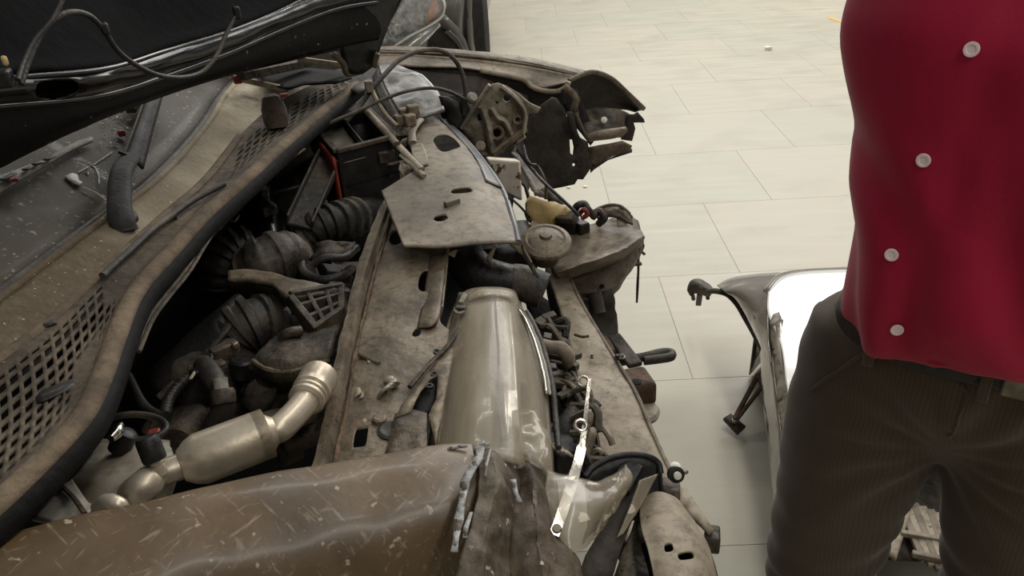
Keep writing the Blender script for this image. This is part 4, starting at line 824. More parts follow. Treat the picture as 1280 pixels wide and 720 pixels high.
# ---- bent chrome strip
cs = [Z(737, 474, .80), Z(733, 510, .79), Z(730, 540, .78), Z(724, 572, .77), Z(714, 606, .77), Z(703, 640, .78), Z(692, 670, .79)]
chs = patch('chrome_strip', M['chrome'], CAR, [[p + Vector((-.006, 0, 0)) for p in cs], [p + Vector((0, 0, .004)) for p in cs], [p + Vector((.007, 0, -.001)) for p in cs]], 6, 40, .003, .001, 30, label='bent bright chrome strip standing between lamp and beam') if False else None
def strip(name, m, parent, pts, w, th, n=30, label=None, tw=None):
    P = cr(pts, n); V = []; F = []
    for i, p in enumerate(P):
        t = (P[min(i + 1, n - 1)] - P[max(i - 1, 0)]).normalized(); d = (p - CP).normalized()
        s = t.cross(d).normalized(); u = s.cross(t).normalized(); ww = w[min(int(i / n * len(w)), len(w) - 1)] if isinstance(w, (list, tuple)) else w
        V += [p - s * ww / 2, p - s * ww / 4 + u * th, p + s * ww / 4 + u * th, p + s * ww / 2, p + s * ww / 2 - u * th * .6, p - s * ww / 2 - u * th * .6]
    for i in range(n - 1):
        for j in range(6): F.append((i * 6 + j, i * 6 + (j + 1) % 6, i * 6 + 6 + (j + 1) % 6, i * 6 + 6 + j))
    F += [(0, 1, 2, 3, 4, 5), tuple((n - 1) * 6 + j for j in (5, 4, 3, 2, 1, 0))]
    return mk(name, V, F, m, parent, 30, label=label)
chs = strip('chrome_strip', M['chrome'], CAR, cs, [.005, .006, .008, .013, .014, .013, .012], .003, 44, 'bent bright chrome strip standing between lamp and beam')
ring('strip_eye', M['chrome'], chs, Z(729, 477, .795), .008, .0022, (0, -.6, 1), n=18)
ring('strip_eye', M['chrome'], chs, Z(726, 532, .785), .008, .003, (.2, -.6, 1), n=18)
lathe('strip_rivet', M['bolt'], chs, Z(696, 661, .80), (0, -.5, 1), [(.006, 0), (.005, .004)], 10)
# ---- broken clear lens lying at the bottom
SH = [[Z(684, 588, .78), Z(715, 596, .775), Z(748, 604, .765), Z(776, 588, .77), Z(782, 580, .775)],
      [Z(680, 622, .78), Z(712, 622, .785), Z(746, 624, .78), Z(770, 616, .775), Z(790, 600, .77)],
      [Z(682, 655, .775), Z(706, 655, .785), Z(732, 654, .78), Z(752, 645, .77), Z(772, 628, .76)],
      [Z(700, 690, .765), Z(712, 692, .77), Z(724, 688, .765), Z(738, 676, .755), Z(752, 662, .745)]]
shd = patch('broken_lens', M['shard'], CAR, SH, 36, 30, .003, .004, 22, label='broken piece of clear scratched plastic lens at the near corner')
patch('lens_fold', M['shard'], shd, [[Z(776, 588, .78), Z(790, 600, .77)], [Z(755, 640, .77), Z(772, 632, .76)], [Z(742, 668, .76), Z(756, 656, .75)]], 6, 16, .003, .003, 20)
patch('lens_fold', M['shard'], shd, [[Z(800, 600, .76), Z(822, 592, .75)], [Z(786, 640, .745), Z(800, 634, .74)], [Z(770, 672, .73), Z(778, 668, .73)]], 6, 16, .003, .003, 20)
# ---- black oval lamp bezel
OV = [Z(732 + 0, 596, .76), Z(742, 584, .765), Z(762, 573, .77), Z(786, 568, .77), Z(808, 570, .765), Z(822, 578, .755), Z(826, 592, .745)]
bz_ = tube('fog_lamp_bezel', M['black'], CAR, OV, .0045, 44, 9, None, 1, 'black oval lamp bezel at the near corner')
patch('bezel_cup', M['black'], bz_, [OV, [p + Vector((0, -.03, -.05)) for p in OV], [p + Vector((-.01, -.06, -.06)) for p in OV]], 24, 8, .004)
bar('bezel_bar', M['black'], bz_, Z(792, 580, .76), Z(774, 612, .75), .03, .01)
# ---- dark grey folded flap, and lower fender end with slots
plate('grey_flap', M['liner'], CAR, [Z(a, b, c) for a, b, c in ((792, 600, .745), (780, 622, .74), (752, 660, .735), (732, 694, .73), (722, 724, .72), (764, 728, .71), (774, 690, .72), (786, 660, .72), (800, 628, .73))], .004, .004, 20, 3, label='dark grey folded plastic flap')
plate('inner_corner_sheet', M['steel_dark'], CAR, [Z(a, b, c) for a, b, c in ((800, 634, .71), (790, 664, .70), (776, 694, .69), (764, 730, .68), (816, 732, .68), (808, 690, .68), (802, 660, .69))], .004, .008, 24, 3)
LE = [[Z(800, 628, .72), Z(820, 616, .73), Z(842, 622, .725), Z(858, 640, .71)],
      [Z(802, 660, .725), Z(826, 650, .735), Z(854, 652, .73), Z(874, 664, .70)],
      [Z(812, 695, .725), Z(836, 686, .735), Z(868, 682, .73), Z(888, 692, .70)],
      [Z(822, 740, .72), Z(846, 736, .73), Z(880, 732, .725), Z(898, 738, .70)]]
le = patch('corner_panel', M['palesteel'], CAR, LE, 50, 50, .004, .002, 18, holes=((.33, .66, .065, .045, 3), (.52, .76, .10, .035, 3)), label='pale dusty corner panel with two slots')
patch('corner_panel_side', M['steel_dark'], le, [[r[3] for r in LE], [r[3] + Vector((.012, 0, -.05)) for r in LE]], 16, 6, .004, .002, 20)
patch('panel_slot_backing', M['dark'], le, [[p + Vector((0, 0, -.03)) for p in r] for r in LE[1:]], 6, 6, .003)
# corner mount with white bush
lathe('corner_bush', M['black'], CAR, Z(843, 592, .72), (.15, -.85, .5), [(.011, 0), (.0115, .010), (.008, .011)], 20, 'black rubber bush at the beam corner')
lathe('bush_nut', M['debris'], CAR, Z(843, 593, .722) + Vector((.002, -.009, .006)), (.15, -.85, .5), [(.0055, 0), (.0055, .003), (.003, .004)], 14)
lathe('pale_knob', M['debris'], CAR, Z(844, 584, .725), (0, 0, 1), [(.008, -.006), (.009, .0), (.007, .004), (.003, .006)], 16)
bar('bush_pin', M['bolt'], CAR, Z(852, 591, .72), Z(860, 589, .72), .006, .006)
plate('corner_stay', M['steel_dark'], CAR, [Z(a, b, .70) for a, b in ((822, 600), (836, 598), (850, 606), (850, 630), (840, 626), (826, 612))], .006, .003, 30, 2)
plate('pale_stay', M['palesteel'], CAR, [Z(a, b, .62) for a, b in ((850, 606), (858, 612), (892, 664), (886, 668), (868, 650), (850, 630))], .006, .002, 30, 2)
block('corner_bracket', M['steel_dark'], CAR, Z(890, 674, .60), .022, .03, .03, -.2, bevel=.003)
# ================================================================ near fender
fe = [(-90, 690, .93), (0, 672, .92), (60, 657, .915), (120, 641, .91), (200, 624, .90), (300, 601, .885), (400, 582, .87), (500, 566, .855), (560, 559, .845), (592, 558, .84)]
f0 = [Z(a, b, c) for a, b, c in fe]
def frow(dy, dz, dx=0): return [p + Vector((dx, dy, dz)) for p in f0]
def fcr(u, v):   # raised dents of the pushed panel
    return .004 * math.sin(u * 9 + v * 3) * v
nf = patch('front_wing', M['fender'], CAR, [frow(.012, -.022), frow(.004, -.004), frow(-.006, .002), frow(-.05, .004, .01), frow(-.10, -.012, .02), frow(-.135, -.07, .025), frow(-.155, -.17, .03), frow(-.16, -.32, .03), frow(-.155, -.42, .03)], 70, 50, .003, .004, 7, fn=fcr, label='scratched dusty brown front wing nearest the camera')
# folded front end of the near fender: ridge line then crumpled dark folds
r0 = [Z(592, 558, .842), Z(600, 600, .856), Z(590, 650, .86), Z(575, 700, .85), Z(560, 760, .83)]
r1 = [Z(612, 556, .845), Z(622, 600, .862), Z(614, 650, .86), Z(604, 700, .85), Z(600, 760, .83)]
r2 = [Z(640, 562, .815), Z(650, 605, .80), Z(640, 650, .81), Z(636, 700, .80), Z(640, 760, .79)]
r3 = [Z(660, 572, .812), Z(668, 612, .82), Z(672, 655, .82), Z(676, 700, .82), Z(680, 760, .80)]
r4 = [Z(684, 590, .77), Z(686, 620, .765), Z(694, 660, .765), Z(720, 700, .76), Z(745, 760, .75)]
M['fold'] = mat('chipped_dark_fold', (92, 80, 66), (66, 58, 49), 14, .55, .05, .3, 60, dust=(116, 104, 88), dth=.55, dsc=7, speck=(190, 184, 172), sth=.68, ssc=60)
patch('fender_folded_corner', M['fold'], nf, [r0, r1, r2, r3, r4], 50, 48, .003, .006, 26, lin_v=True, label='crumpled dark fold at the front of the near wing')
M['chip'] = mat('chipped_white_primer', (170, 172, 172), (126, 126, 124), 60, .5, 0, .4, 140, speck=(92, 82, 70), sth=.55, ssc=90)
for seg_, w in (([(602, 560), (598, 574), (590, 588), (582, 602), (580, 616)], 11), ([(580, 612), (576, 630), (574, 650), (570, 672), (568, 690)], 9), ([(612, 562), (610, 580), (606, 596)], 4), ([(640, 600), (644, 616), (650, 628)], 7), ([(588, 640), (584, 660), (580, 672)], 5)):
    zz = .868
    Lp = [Z(a - w / 2 + random.uniform(-2, 2), b, zz) for a, b in seg_]; Rp = [Z(a + w / 2 + random.uniform(-2, 2), b, zz) for a, b in seg_]
    plate('paint_chip_streak', M['chip'], nf, Lp + Rp[::-1], .002, .001, 60, 2)
for (a, b) in ((598, 560), (606, 556), (578, 558), (566, 560)): block('fender_edge_chip', M['chip'], nf, Z(a, b, .852), .014, .004, .004, .1)
for y_, side in ((.74, 1), (2.36, -1)):
    wh = lathe('front_wheel', mat('worn_tyre', (34, 33, 31), (46, 44, 41), 20, .85, 0, .4, 60), CAR, (-.36, y_ - .09, .30), (0, 1, 0), [(.17, 0), (.26, -.005), (.295, .03), (.30, .09), (.295, .15), (.26, .185), (.17, .18)], 36, 'worn black front tyre')
    lathe('wheel_rim', M['silverdust'], wh, (-.36, y_ - .085 if side > 0 else y_ + .085, .30), (0, -side, 0), [(.05, -.03), (.15, -.02), (.175, 0), (.18, .006)], 28)
# ================================================================ far fender
ys = 2.58
fo = [(440, 60), (471, 58), (530, 59.5), (580, 63), (655, 71), (705, 82), (732, 89)]
fi0 = [(440, 66), (471, 64), (530, 66), (580, 69), (652, 78), (700, 88), (726, 94)]
fi1 = [(440, 72), (471, 69), (530, 71), (580, 75), (650, 83), (698, 92), (722, 97)]
fi2 = [(440, 84), (471, 81), (520, 84), (580, 86), (640, 97), (672, 110), (708, 104)]
rowsF = [YL(ys + .10, *[(a, b + 26) for a, b in fo]), YL(ys + .03, *[(a, b + 3) for a, b in fo]), YL(ys, *fo), YL(ys - .05, *fi0), YL(ys - .055, *fi1), YL(ys - .13, *fi2)]
# the outer side hangs down behind
rowsF[0] = [p + Vector((0, .05, -.15)) for p in rowsF[2]]
rowsF[1] = [p + Vector((0, .035, -.03)) for p in rowsF[2]]
ff = patch('front_wing', M['steel'], CAR, rowsF, 60, 40, .004, .002, 10, lin_v=False, label='brown dusty front wing on the far side')
tube('fender_bead', M['steel_dark'], ff, YL(ys - .045, *fi0), .006, 50, 7)
tube('fender_bead', M['palesteel'], ff, YL(ys - .055, *fi1), .005, 50, 7)
tube('fender_inner_lip', M['palesteel'], ff, [Y(a, b, ys - .13) for a, b in ((600, 88), (640, 96), (655, 100), (664, 108), (678, 113), (696, 114), (708, 108), (711, 102))], .006, 36, 8, None, 1.3)
patch('inner_fender_wall', M['inner'], CAR, [[Y(a, b + 2, ys - .12) for a, b in fi2[1:]], [Y(a, b + 34, ys - .10) for a, b in fi2[1:]], [Y(a, b + 60, ys - .06) for a, b in fi2[1:]]], 24, 12, .005, .006, 10, label='dark inner side of the far wing')
# fender tip, open and dark inside
tipo = [(711, 101), (724, 95), (742, 90), (764, 98), (784, 116), (805, 136)]
ti = [[Y(a, b, ys - .10 + .02 * i) for i, (a, b) in enumerate(tipo)],
      [Y(a, b, ys - .05 + .02 * i) for i, (a, b) in enumerate(((713, 118), (728, 116), (746, 114), (764, 118), (780, 126), (800, 138)))],
      [Y(a, b, ys - .02 + .01 * i) for i, (a, b) in enumerate(((718, 142), (732, 138), (748, 136), (764, 136), (778, 137), (795, 139)))]]
tp = patch('fender_tip', M['inner'], CAR, ti, 30, 20, .006, .004, 16, label='dark hollow tip of the far wing')
tube('fender_tip_edge', M['steel'], tp, [Y(a, b, ys - .10 + .02 * i) for i, (a, b) in enumerate(tipo)], .008, 40, 8)
# lower tip sheet with a bolt
lt = patch('tip_sheet', M['steel_dark'], CAR, [[Y(722, 140, 2.50), Y(745, 135, 2.50), Y(770, 136, 2.50), Y(786, 142, 2.50)], [Y(728, 160, 2.46), Y(748, 158, 2.46), Y(768, 158, 2.46), Y(784, 158, 2.48)], [Y(736, 176, 2.40), Y(752, 172, 2.42), Y(770, 172, 2.44), Y(780, 172, 2.46)]], 20, 16, .004, .008, 24, label='brown torn sheet with a bolt inside the far wing tip')
lathe('tip_bolt', M['debris'], lt, Y(755, 150, 2.44), (0, -.9, .4), [(.010, 0), (.010, .006), (.004, .008)], 12)
tube('tip_roll', M['steel'], lt, [Y(736, 172, 2.36), Y(750, 169, 2.36), Y(770, 166, 2.38), Y(782, 162, 2.40)], [.012, .016, .016, .010], 16, 9)
plate('tip_tab', M['inner'], CAR, YL(2.48, (783, 143), (792, 143), (797, 140), (805, 149), (806, 153), (792, 153), (794, 160), (790, 176), (776, 174), (780, 158)), .006, .004, 20, 2)
plate('tip_shard', M['steel'], CAR, YL(2.36, (735, 184), (760, 180), (778, 176), (790, 182), (788, 186), (764, 196), (744, 206), (738, 204), (736, 196)), .006, .004, 24, 2, label='loose shard hanging from the far wing tip')
plate('shard_fold', M['liner'], CAR, YL(2.37, (737, 204), (744, 206), (764, 197), (790, 186), (790, 190), (760, 200), (742, 212), (738, 216)), .006, .002, 24, 1)
# crumpled vertical lip
plate('crumpled_lip', M['steel'], CAR, YL(2.40, (708, 104), (714, 110), (721, 116), (725, 124), (722, 134), (724, 146), (730, 160), (737, 174), (734, 176), (725, 162), (716, 142), (712, 138), (716, 124), (709, 116), (700, 114)), .005, .006, 30, 2, label='crumpled grey metal lip')
bolt(CAR, Y(719, 137, 2.38), (0, -1, .3), .006, M['blackdust'])
plate('arch_gap_sheet', M['inner'], CAR, YL(2.47, (700, 108), (722, 112), (730, 132), (746, 172), (738, 182), (726, 166), (712, 150), (704, 130)), .005, .004, 20, 2)
# wheel arch liner with a slot and a hole
hl1 = YL(2.36, (712, 174), (715, 174), (717, 184), (716, 194), (713, 192))
hl2 = [Y(717 + 1.8 * math.cos(a), 206 + 2.4 * math.sin(a), 2.36) for a in [i * math.pi / 4 for i in range(8)]]
ln = plate('wheel_arch_liner', M['liner'], CAR, [Y(a, b, 2.36) for a, b in ((650, 152), (664, 144), (676, 132), (690, 122), (697, 124), (706, 138), (712, 158), (722, 170), (735, 178), (737, 196), (740, 206), (736, 214), (729, 224), (722, 224), (718, 230), (690, 236), (664, 232), (652, 205))], .006, .006, 16, 3, holes=(hl1, hl2), label='dark wheel arch liner torn open')
plate('liner_ridge', M['inner'], ln, YL(2.34, (708, 140), (716, 140), (722, 165), (728, 178), (716, 172), (710, 158)), .006, .003, 20, 1)
patch('liner_side', M['liner'], CAR, [[Y(652, 160, 2.30), Y(654, 200, 2.26), Y(662, 232, 2.2)], [Y(640, 190, 2.1), Y(648, 220, 2.06), Y(660, 250, 2.0)]], 12, 8, .005, .008, 20)
# rail behind the white box
patch('bent_rail', M['steel_dark'], CAR, [[Z(640, 190, .80), Z(655, 215, .77), Z(668, 245, .74)], [Z(655, 200, .76), Z(672, 222, .73), Z(690, 250, .70)], [Z(668, 220, .70), Z(682, 240, .68), Z(696, 262, .66)]], 14, 14, .005, .010, 30, label='grimy bent rail on the far side')
plate('pale_wedge', M['silverdust'], CAR, [Z(672, 240, .72), Z(682, 232, .74), Z(706, 256, .70), Z(692, 254, .70)], .004, .002, 20, 1)
# white spattered box
wb = [Z(609, 198, .83), Z(651, 201, .83), Z(653, 252, .74), Z(628, 240, .75)]
mk('white_metal_box', wb + [p + Vector((-.01, .10, -.03)) for p in wb], [(0, 1, 2, 3), (7, 6, 5, 4), (0, 4, 5, 1), (1, 5, 6, 2), (2, 6, 7, 3), (3, 7, 4, 0)], M['whitebox'], CAR, 40, bevel=.006, label='white metal box spattered with brown')
# headlamp mounting plate, far side
mp_o = [(577, 160), (588, 148), (600, 122), (612, 106), (622, 103), (634, 108), (650, 118), (662, 128), (676, 134), (672, 140), (661, 142), (656, 162), (648, 178), (632, 188), (612, 196), (596, 188), (586, 176)]
def circ(px, py, r, y, n=10): return [Y(px + r * math.cos(2 * math.pi * i / n), py + r * math.sin(2 * math.pi * i / n), y) for i in range(n)]
yy = 2.20
M['platesteel'] = mat('dusty_plate_steel', (146, 138, 122), (116, 108, 94), 14, .6, .05, .3, 60, dust=(164, 154, 136), dth=.52, dsc=8)
mpl = plate('lamp_mount_plate', M['platesteel'], CAR, YL(yy, *mp_o), .005, .012, 22, 3, holes=(circ(634, 122, 5, yy), circ(621, 128, 1.8, yy, 6), circ(647, 150, 3, yy, 8), YL(yy, (595, 143), (603, 142), (606, 150), (598, 151)), circ(621, 166, 6, yy)), label='dented dusty lamp mounting plate with holes on the far side')
plate('plate_backing', M['dark'], mpl, YL(yy + .04, *[(a * .8 + 124, b * .8 + 30) for a, b in mp_o]), .003, 0, 1, 1)
for P_, r_ in (([(602, 132), (608, 150), (612, 168), (616, 192)], .020), ([(614, 134), (622, 146), (632, 152), (640, 170)], .014), ([(626, 108), (644, 122), (656, 140), (654, 166)], .012)):
    tube('plate_rib', M['platesteel'], mpl, YL(yy - .01, *P_), r_, 20, 9, None, .6)
for Q in ([(577, 160), (594, 133), (612, 106)], [(588, 182), (604, 192), (628, 188), (656, 170)]):
    tube('plate_rim', M['platesteel'], mpl, YL(yy - .006, *Q), .010, 24, 8, None, .6)
ring('plate_boss', M['steel'], mpl, Y(621, 166, yy - .01), .018, .007, (0, -1, .35), n=20)
ring('plate_boss', M['steel'], mpl, Y(647, 150, yy - .008), .011, .004, (0, -1, .35), n=16)
lathe('mount_bolt', M['palesteel'], mpl, Y(601, 183, yy - .03), (0, -.8, .5), [(.014, 0), (.014, .012), (.008, .014)], 12)
lathe('pale_bush', M['greyplastic'], CAR, Y(588, 124, 2.2), (.5, -.6, .5), [(.014, 0), (.016, .012), (.012, .02)], 14, 'small pale bush on the plate edge')
bar('plate_stay', M['steel'], CAR, Y(616, 194, 2.14), Y(658, 160, 2.2), .012, .018)
# ---- silver strut cover and far bay parts
sv = patch('silver_cover', M['silverdust'], CAR, [[Y(474, 84, 2.36), Y(486, 80, 2.36), Y(496, 82, 2.36)], [Y(480, 104, 2.26), Y(505, 98, 2.28), Y(530, 96, 2.30)], [Y(492, 128, 2.16), Y(520, 120, 2.18), Y(548, 118, 2.22)], [Y(504, 148, 2.10), Y(530, 146, 2.10), Y(556, 140, 2.14)]], 24, 24, .006, .008, 12, label='dusty silver cover in the far corner of the bay')
patch('silver_cover_side', M['rubber'], CAR, [[Y(473, 86, 2.35), Y(479, 106, 2.25), Y(491, 130, 2.15), Y(502, 150, 2.08)], [Y(466, 96, 2.33), Y(472, 118, 2.23), Y(484, 142, 2.13), Y(494, 160, 2.06)]], 16, 4, .006)
plate('torn_black_flap', M['black'], CAR, YL(2.14, (548, 120), (560, 122), (572, 128), (578, 150), (570, 162), (558, 150), (566, 136), (552, 132)), .006, .008, 24, 2)
plate('dark_pocket', M['inner'], CAR, YL(2.24, (545, 122), (580, 118), (590, 140), (580, 175), (556, 160)), .006, .004, 24, 1)
for (a, b, c) in ((506, 142, 2.06), (500, 150, 2.05), (516, 138, 2.05), (512, 150, 2.0)): block('small_fitting', M['steel'], CAR, Y(a, b, c), .03, .025, .03, .5, bevel=.004)
tube('bay_cable', M['blackdust'], CAR, [Y(432, 152, 1.95), Y(450, 132, 2.0), Y(466, 110, 2.05), Y(482, 92, 2.1), Y(498, 76, 2.15), Y(520, 65, 2.2), Y(545, 62, 2.24), Y(564, 70, 2.24), Y(577, 90, 2.24), Y(582, 115, 2.22), Y(580, 144, 2.2)], .0065, 70, 9, None, 1, 'thick black cable arching over the far side of the bay')
tube('bay_cable', M['blackdust'], CAR, [Y(402, 158, 1.90), Y(440, 142, 1.95), Y(475, 126, 2.0), Y(505, 115, 2.05), Y(535, 110, 2.1), Y(560, 114, 2.14), Y(580, 124, 2.18)], .0048, 50, 9, None, 1, 'thinner black cable across the battery box')
tube('bay_cable', M['steel'], CAR, [Y(464, 112, 2.04), Y(472, 128, 2.0), Y(484, 146, 1.98), Y(496, 158, 1.96)], .006, 20, 7)
block('cable_joint', M['bolt'], CAR, Y(461, 108, 2.03), .02, .02, .03, .3)
plate('scuttle_end', M['blackdust'], CAR, [Z(a, b, .96) for a, b in ((436, 112), (462, 98), (466, 104), (448, 118))], .006, .002, 20, 1)
plate('inner_wing', M['inner'], CAR, [Y(392, 96, 2.30), Y(440, 84, 2.42), Y(475, 84, 2.45), Y(600, 96, 2.45), Y(660, 120, 2.45), Y(640, 260, 2.3), Y(560, 240, 2.1), Y(420, 160, 2.1)], .006, .006, 10, 2, label='dark inner wing on the far side of the bay')
plate('black_recess', M['dark'], CAR, [Z(a, b, 1.0) for a, b in ((322, 90), (352, 84), (392, 86), (430, 90), (440, 98), (420, 104), (380, 106), (362, 112), (330, 104))], .004, .002, 20, 2)
# ================================================================ car behind
BC = thing('background_car', 'silver-grey car parked behind the wreck, clear headlamp showing', 'car', (-.9, 6.2, 0))
M['bgpaint'] = mat('silver_grey_car_paint', (128, 126, 118), (116, 114, 106), 6, .28, .3, .02, 40, coat=.4)
M['tyre'] = mat('tyre_rubber', (40, 39, 37), (52, 50, 47), 20, .85, 0, .4, 60)
M['bulb'] = mat('amber_indicator', (226, 120, 60), (240, 170, 120), 60, .3, 0, .3, 120)
M['refl'] = mat('crinkled_reflector', (240, 240, 238), (120, 118, 114), 44, .15, .35, .9, 26)  # bright and dark facets of its reflection mixed into the base colour
d0 = 4.6
def BY(px, py, y=d0): return Y(px, py, y)
# headlamp
hp = [(470, 58), (492, 20), (506, -4), (530, -14), (550, -8), (556, 8), (552, 22), (535, 34), (512, 46), (494, 58)]
hp3 = [BY(a, b) for a, b in hp]
bl_ = plate('headlamp_reflector', M['refl'], BC, [p + Vector((0, .05, 0)) for p in hp3], .01, .015, 14, 3, label='crinkled bright headlamp reflector')
hc = sum(hp3, Vector()) / len(hp3)
patch('headlamp_lens', M['carlens'], BC, [hp3 + [hp3[0]], [p.lerp(hc, .35) + Vector((0, -.04, .01)) for p in hp3 + [hp3[0]]], [p.lerp(hc, .97) + Vector((0, -.06, .015)) for p in hp3 + [hp3[0]]]], 40, 8, .004)
tube('headlamp_rim', M['white'], BC, hp3[4:] , .018, 40, 8, None, .6, label='bright rim of the headlamp')
plate('indicator', M['bulb'], bl_, [BY(a, b, d0 - .005) for a, b in ((541, 2), (546, 0), (549, 12), (543, 22), (535, 28), (534, 16))], .01, .006, 30, 2, label='orange indicator')
# body: bumper and wing as surfaces that go on out of frame
patch('front_wing', M['bgpaint'], BC, [[BY(556, -30, d0 + .1), BY(575, -30, d0 + .05), BY(588, -30, d0 + .1), BY(592, -32, d0 + .5)], [BY(556, 6, d0), BY(570, 4, d0 - .02), BY(582, 6, d0 + .04), BY(586, 4, d0 + .5)], [BY(552, 22, d0), BY(566, 30, d0 - .02), BY(580, 40, d0 + .02), BY(586, 38, d0 + .5)], [BY(548, 40, d0), BY(566, 62, d0), BY(582, 78, d0 + .02), BY(587, 76, d0 + .5)]], 20, 20, .01, label='silver grey wing')
patch('front_bumper', M['bgpaint'], BC, [[BY(430, 60), BY(494, 58, d0 - .04), BY(520, 44, d0 - .05), BY(545, 30, d0 - .03), BY(556, 20, d0)], [BY(430, 90), BY(494, 80, d0 - .12), BY(520, 66, d0 - .12), BY(548, 50, d0 - .06), BY(560, 40, d0)], [BY(430, 150), BY(500, 150, d0 - .1), BY(530, 140, d0 - .1), BY(560, 130, d0 - .05), BY(575, 120, d0)]], 24, 14, .01)
ar = plate('wheel_arch', M['inner'], BC, [BY(a, b, d0 - .10) for a, b in ((535, 50), (545, 38), (552, 32), (560, 36), (570, 46), (580, 60), (584, 70), (584, 130), (530, 130))], .01, .004, 10, 2)
plate('arch_flare', M['bgpaint'], BC, [BY(a, b, d0 - .12) for a, b in ((556, 18), (572, 34), (582, 50), (587, 66), (588, 80), (584, 72), (576, 56), (564, 44), (553, 33), (548, 28))], .01, .002, 10, 1)
patch('arch_fold', M['bgpaint'], ar, [[BY(562, 38, d0 - .14), BY(574, 50, d0 - .14), BY(582, 66, d0 - .14)], [BY(556, 40, d0 - .12), BY(570, 54, d0 - .12), BY(578, 68, d0 - .12)]], 10, 4, .01)
lathe('wheel', M['tyre'], BC, BY(588, 8, d0 + .30) + Vector((-.02, 0, -.03)), (1, .08, 0), [(.10, -.10), (.26, -.11), (.31, -.08), (.32, 0), (.31, .08), (.26, .11), (.10, .10)], 36)
tube('wing_edge', M['bgpaint'], BC, [BY(586, -20, d0 + .02), BY(587, 20, d0), BY(588, 50, d0 - .02), BY(590, 64, d0 - .02)], .02, 20, 8)
# bonnet and rest of the body above the frame
bx0 = BY(500, -10).x; zt = .95
mk('bonnet', [(bx0 - 1.4, d0 + .0, .80), (bx0 + .35, d0 + .0, .82), (bx0 + .42, d0 + 1.1, 1.0), (bx0 - 1.5, d0 + 1.1, 1.0)], [(0, 1, 2, 3)], M['bgpaint'], BC, 0, .02)
mk('windscreen', [(bx0 - 1.45, d0 + 1.1, 1.0), (bx0 + .38, d0 + 1.1, 1.0), (bx0 + .2, d0 + 1.8, 1.5), (bx0 - 1.25, d0 + 1.8, 1.5)], [(0, 1, 2, 3)], M['hoodblack'], BC, 0, .01)
mk('body', [(bx0 - 1.5, d0 + .12, .25), (bx0 + .36, d0 + .62, .25), (bx0 + .40, d0 + 3.6, .25), (bx0 - 1.5, d0 + 3.6, .25), (bx0 - 1.5, d0 + .12, .78), (bx0 + .34, d0 + .62, .9), (bx0 + .42, d0 + 3.6, .95), (bx0 - 1.5, d0 + 3.6, .95)], [(0, 1, 2, 3), (7, 6, 5, 4), (0, 4, 5, 1), (1, 5, 6, 2), (2, 6, 7, 3), (3, 7, 4, 0)], M['bgpaint'], BC, 30, bevel=.05)
mk('roof', [(bx0 - 1.25, d0 + 1.8, 1.48), (bx0 + .2, d0 + 1.8, 1.48), (bx0 + .2, d0 + 3.3, 1.5), (bx0 - 1.25, d0 + 3.3, 1.5)], [(0, 1, 2, 3)], M['bgpaint'], BC, 0, .03)
mk('cabin', [(bx0 - 1.4, d0 + 1.2, .9), (bx0 + .34, d0 + 1.2, .9), (bx0 + .34, d0 + 3.4, .9), (bx0 - 1.4, d0 + 3.4, .9), (bx0 - 1.2, d0 + 1.85, 1.47), (bx0 + .18, d0 + 1.85, 1.47), (bx0 + .18, d0 + 3.25, 1.47), (bx0 - 1.2, d0 + 3.25, 1.47)], [(0, 1, 2, 3), (7, 6, 5, 4), (0, 4, 5, 1), (1, 5, 6, 2), (2, 6, 7, 3), (3, 7, 4, 0)], M['hoodblack'], BC, 30)

# ================================================================ bumper cover lying on the floor
FB = thing('detached_bumper', 'torn off glossy white and grey bumper cover lying on the floor behind the man', 'bumper', (.75, 1.9, 0))
UP = [[Z(905, 356, .26), Z(940, 344, .30), Z(985, 338, .34), Z(1050, 338, .36), Z(1130, 342, .36), Z(1230, 350, .34)],
      [Z(908, 362, .27), Z(945, 352, .32), Z(985, 346, .36), Z(1050, 350, .38), Z(1130, 354, .38), Z(1230, 362, .36)],
      [Z(918, 376, .26), Z(948, 376, .31), Z(972, 372, .36), Z(1040, 385, .38), Z(1130, 392, .38), Z(1240, 400, .36)]]
gb = patch('bumper_end', M['bumpgrey'], FB, [[Z(896, 357, .24), Z(915, 348, .26), Z(950, 343, .30), Z(985, 340, .33)], [Z(905, 364, .27), Z(925, 362, .30), Z(950, 364, .33), Z(964, 362, .35)], [Z(918, 372, .27), Z(934, 382, .30), Z(950, 394, .33), Z(961, 398, .35)], [Z(932, 392, .26), Z(942, 408, .29), Z(954, 424, .32), Z(962, 432, .34)], [Z(944, 416, .24), Z(950, 430, .27), Z(958, 446, .30), Z(965, 456, .32)]], 24, 24, .004, .003, 10, label='grey glossy end of the bumper cover')
WH = [[Z(960, 366, .355), Z(985, 344, .36), Z(1040, 338, .36), Z(1120, 340, .36), Z(1220, 350, .355)],
      [Z(960, 392, .36), Z(990, 380, .365), Z(1050, 375, .365), Z(1130, 378, .365), Z(1230, 386, .36)],
      [Z(976, 432, .36), Z(1000, 430, .365), Z(1050, 430, .365), Z(1130, 436, .365), Z(1240, 440, .36)],
      [Z(983, 480, .355), Z(1005, 485, .36), Z(1050, 490, .36), Z(1120, 500, .36), Z(1240, 505, .355)],
      [Z(989, 520, .32), Z(1005, 530, .32), Z(1050, 545, .32), Z(1120, 555, .32), Z(1240, 560, .32)]]
patch('bumper_skin', M['white'], FB, WH, 30, 30, .004, .001, 4, label='bright white glossy skin of the bumper cover')
patch('bumper_end_face', M['bumpgrey'], FB, [[r[-1] for r in WH], [r[-1] + Vector((.05, 0, -.06)) for r in WH], [r[-1] + Vector((.06, 0, -.34)) for r in WH]], 16, 12, .004)
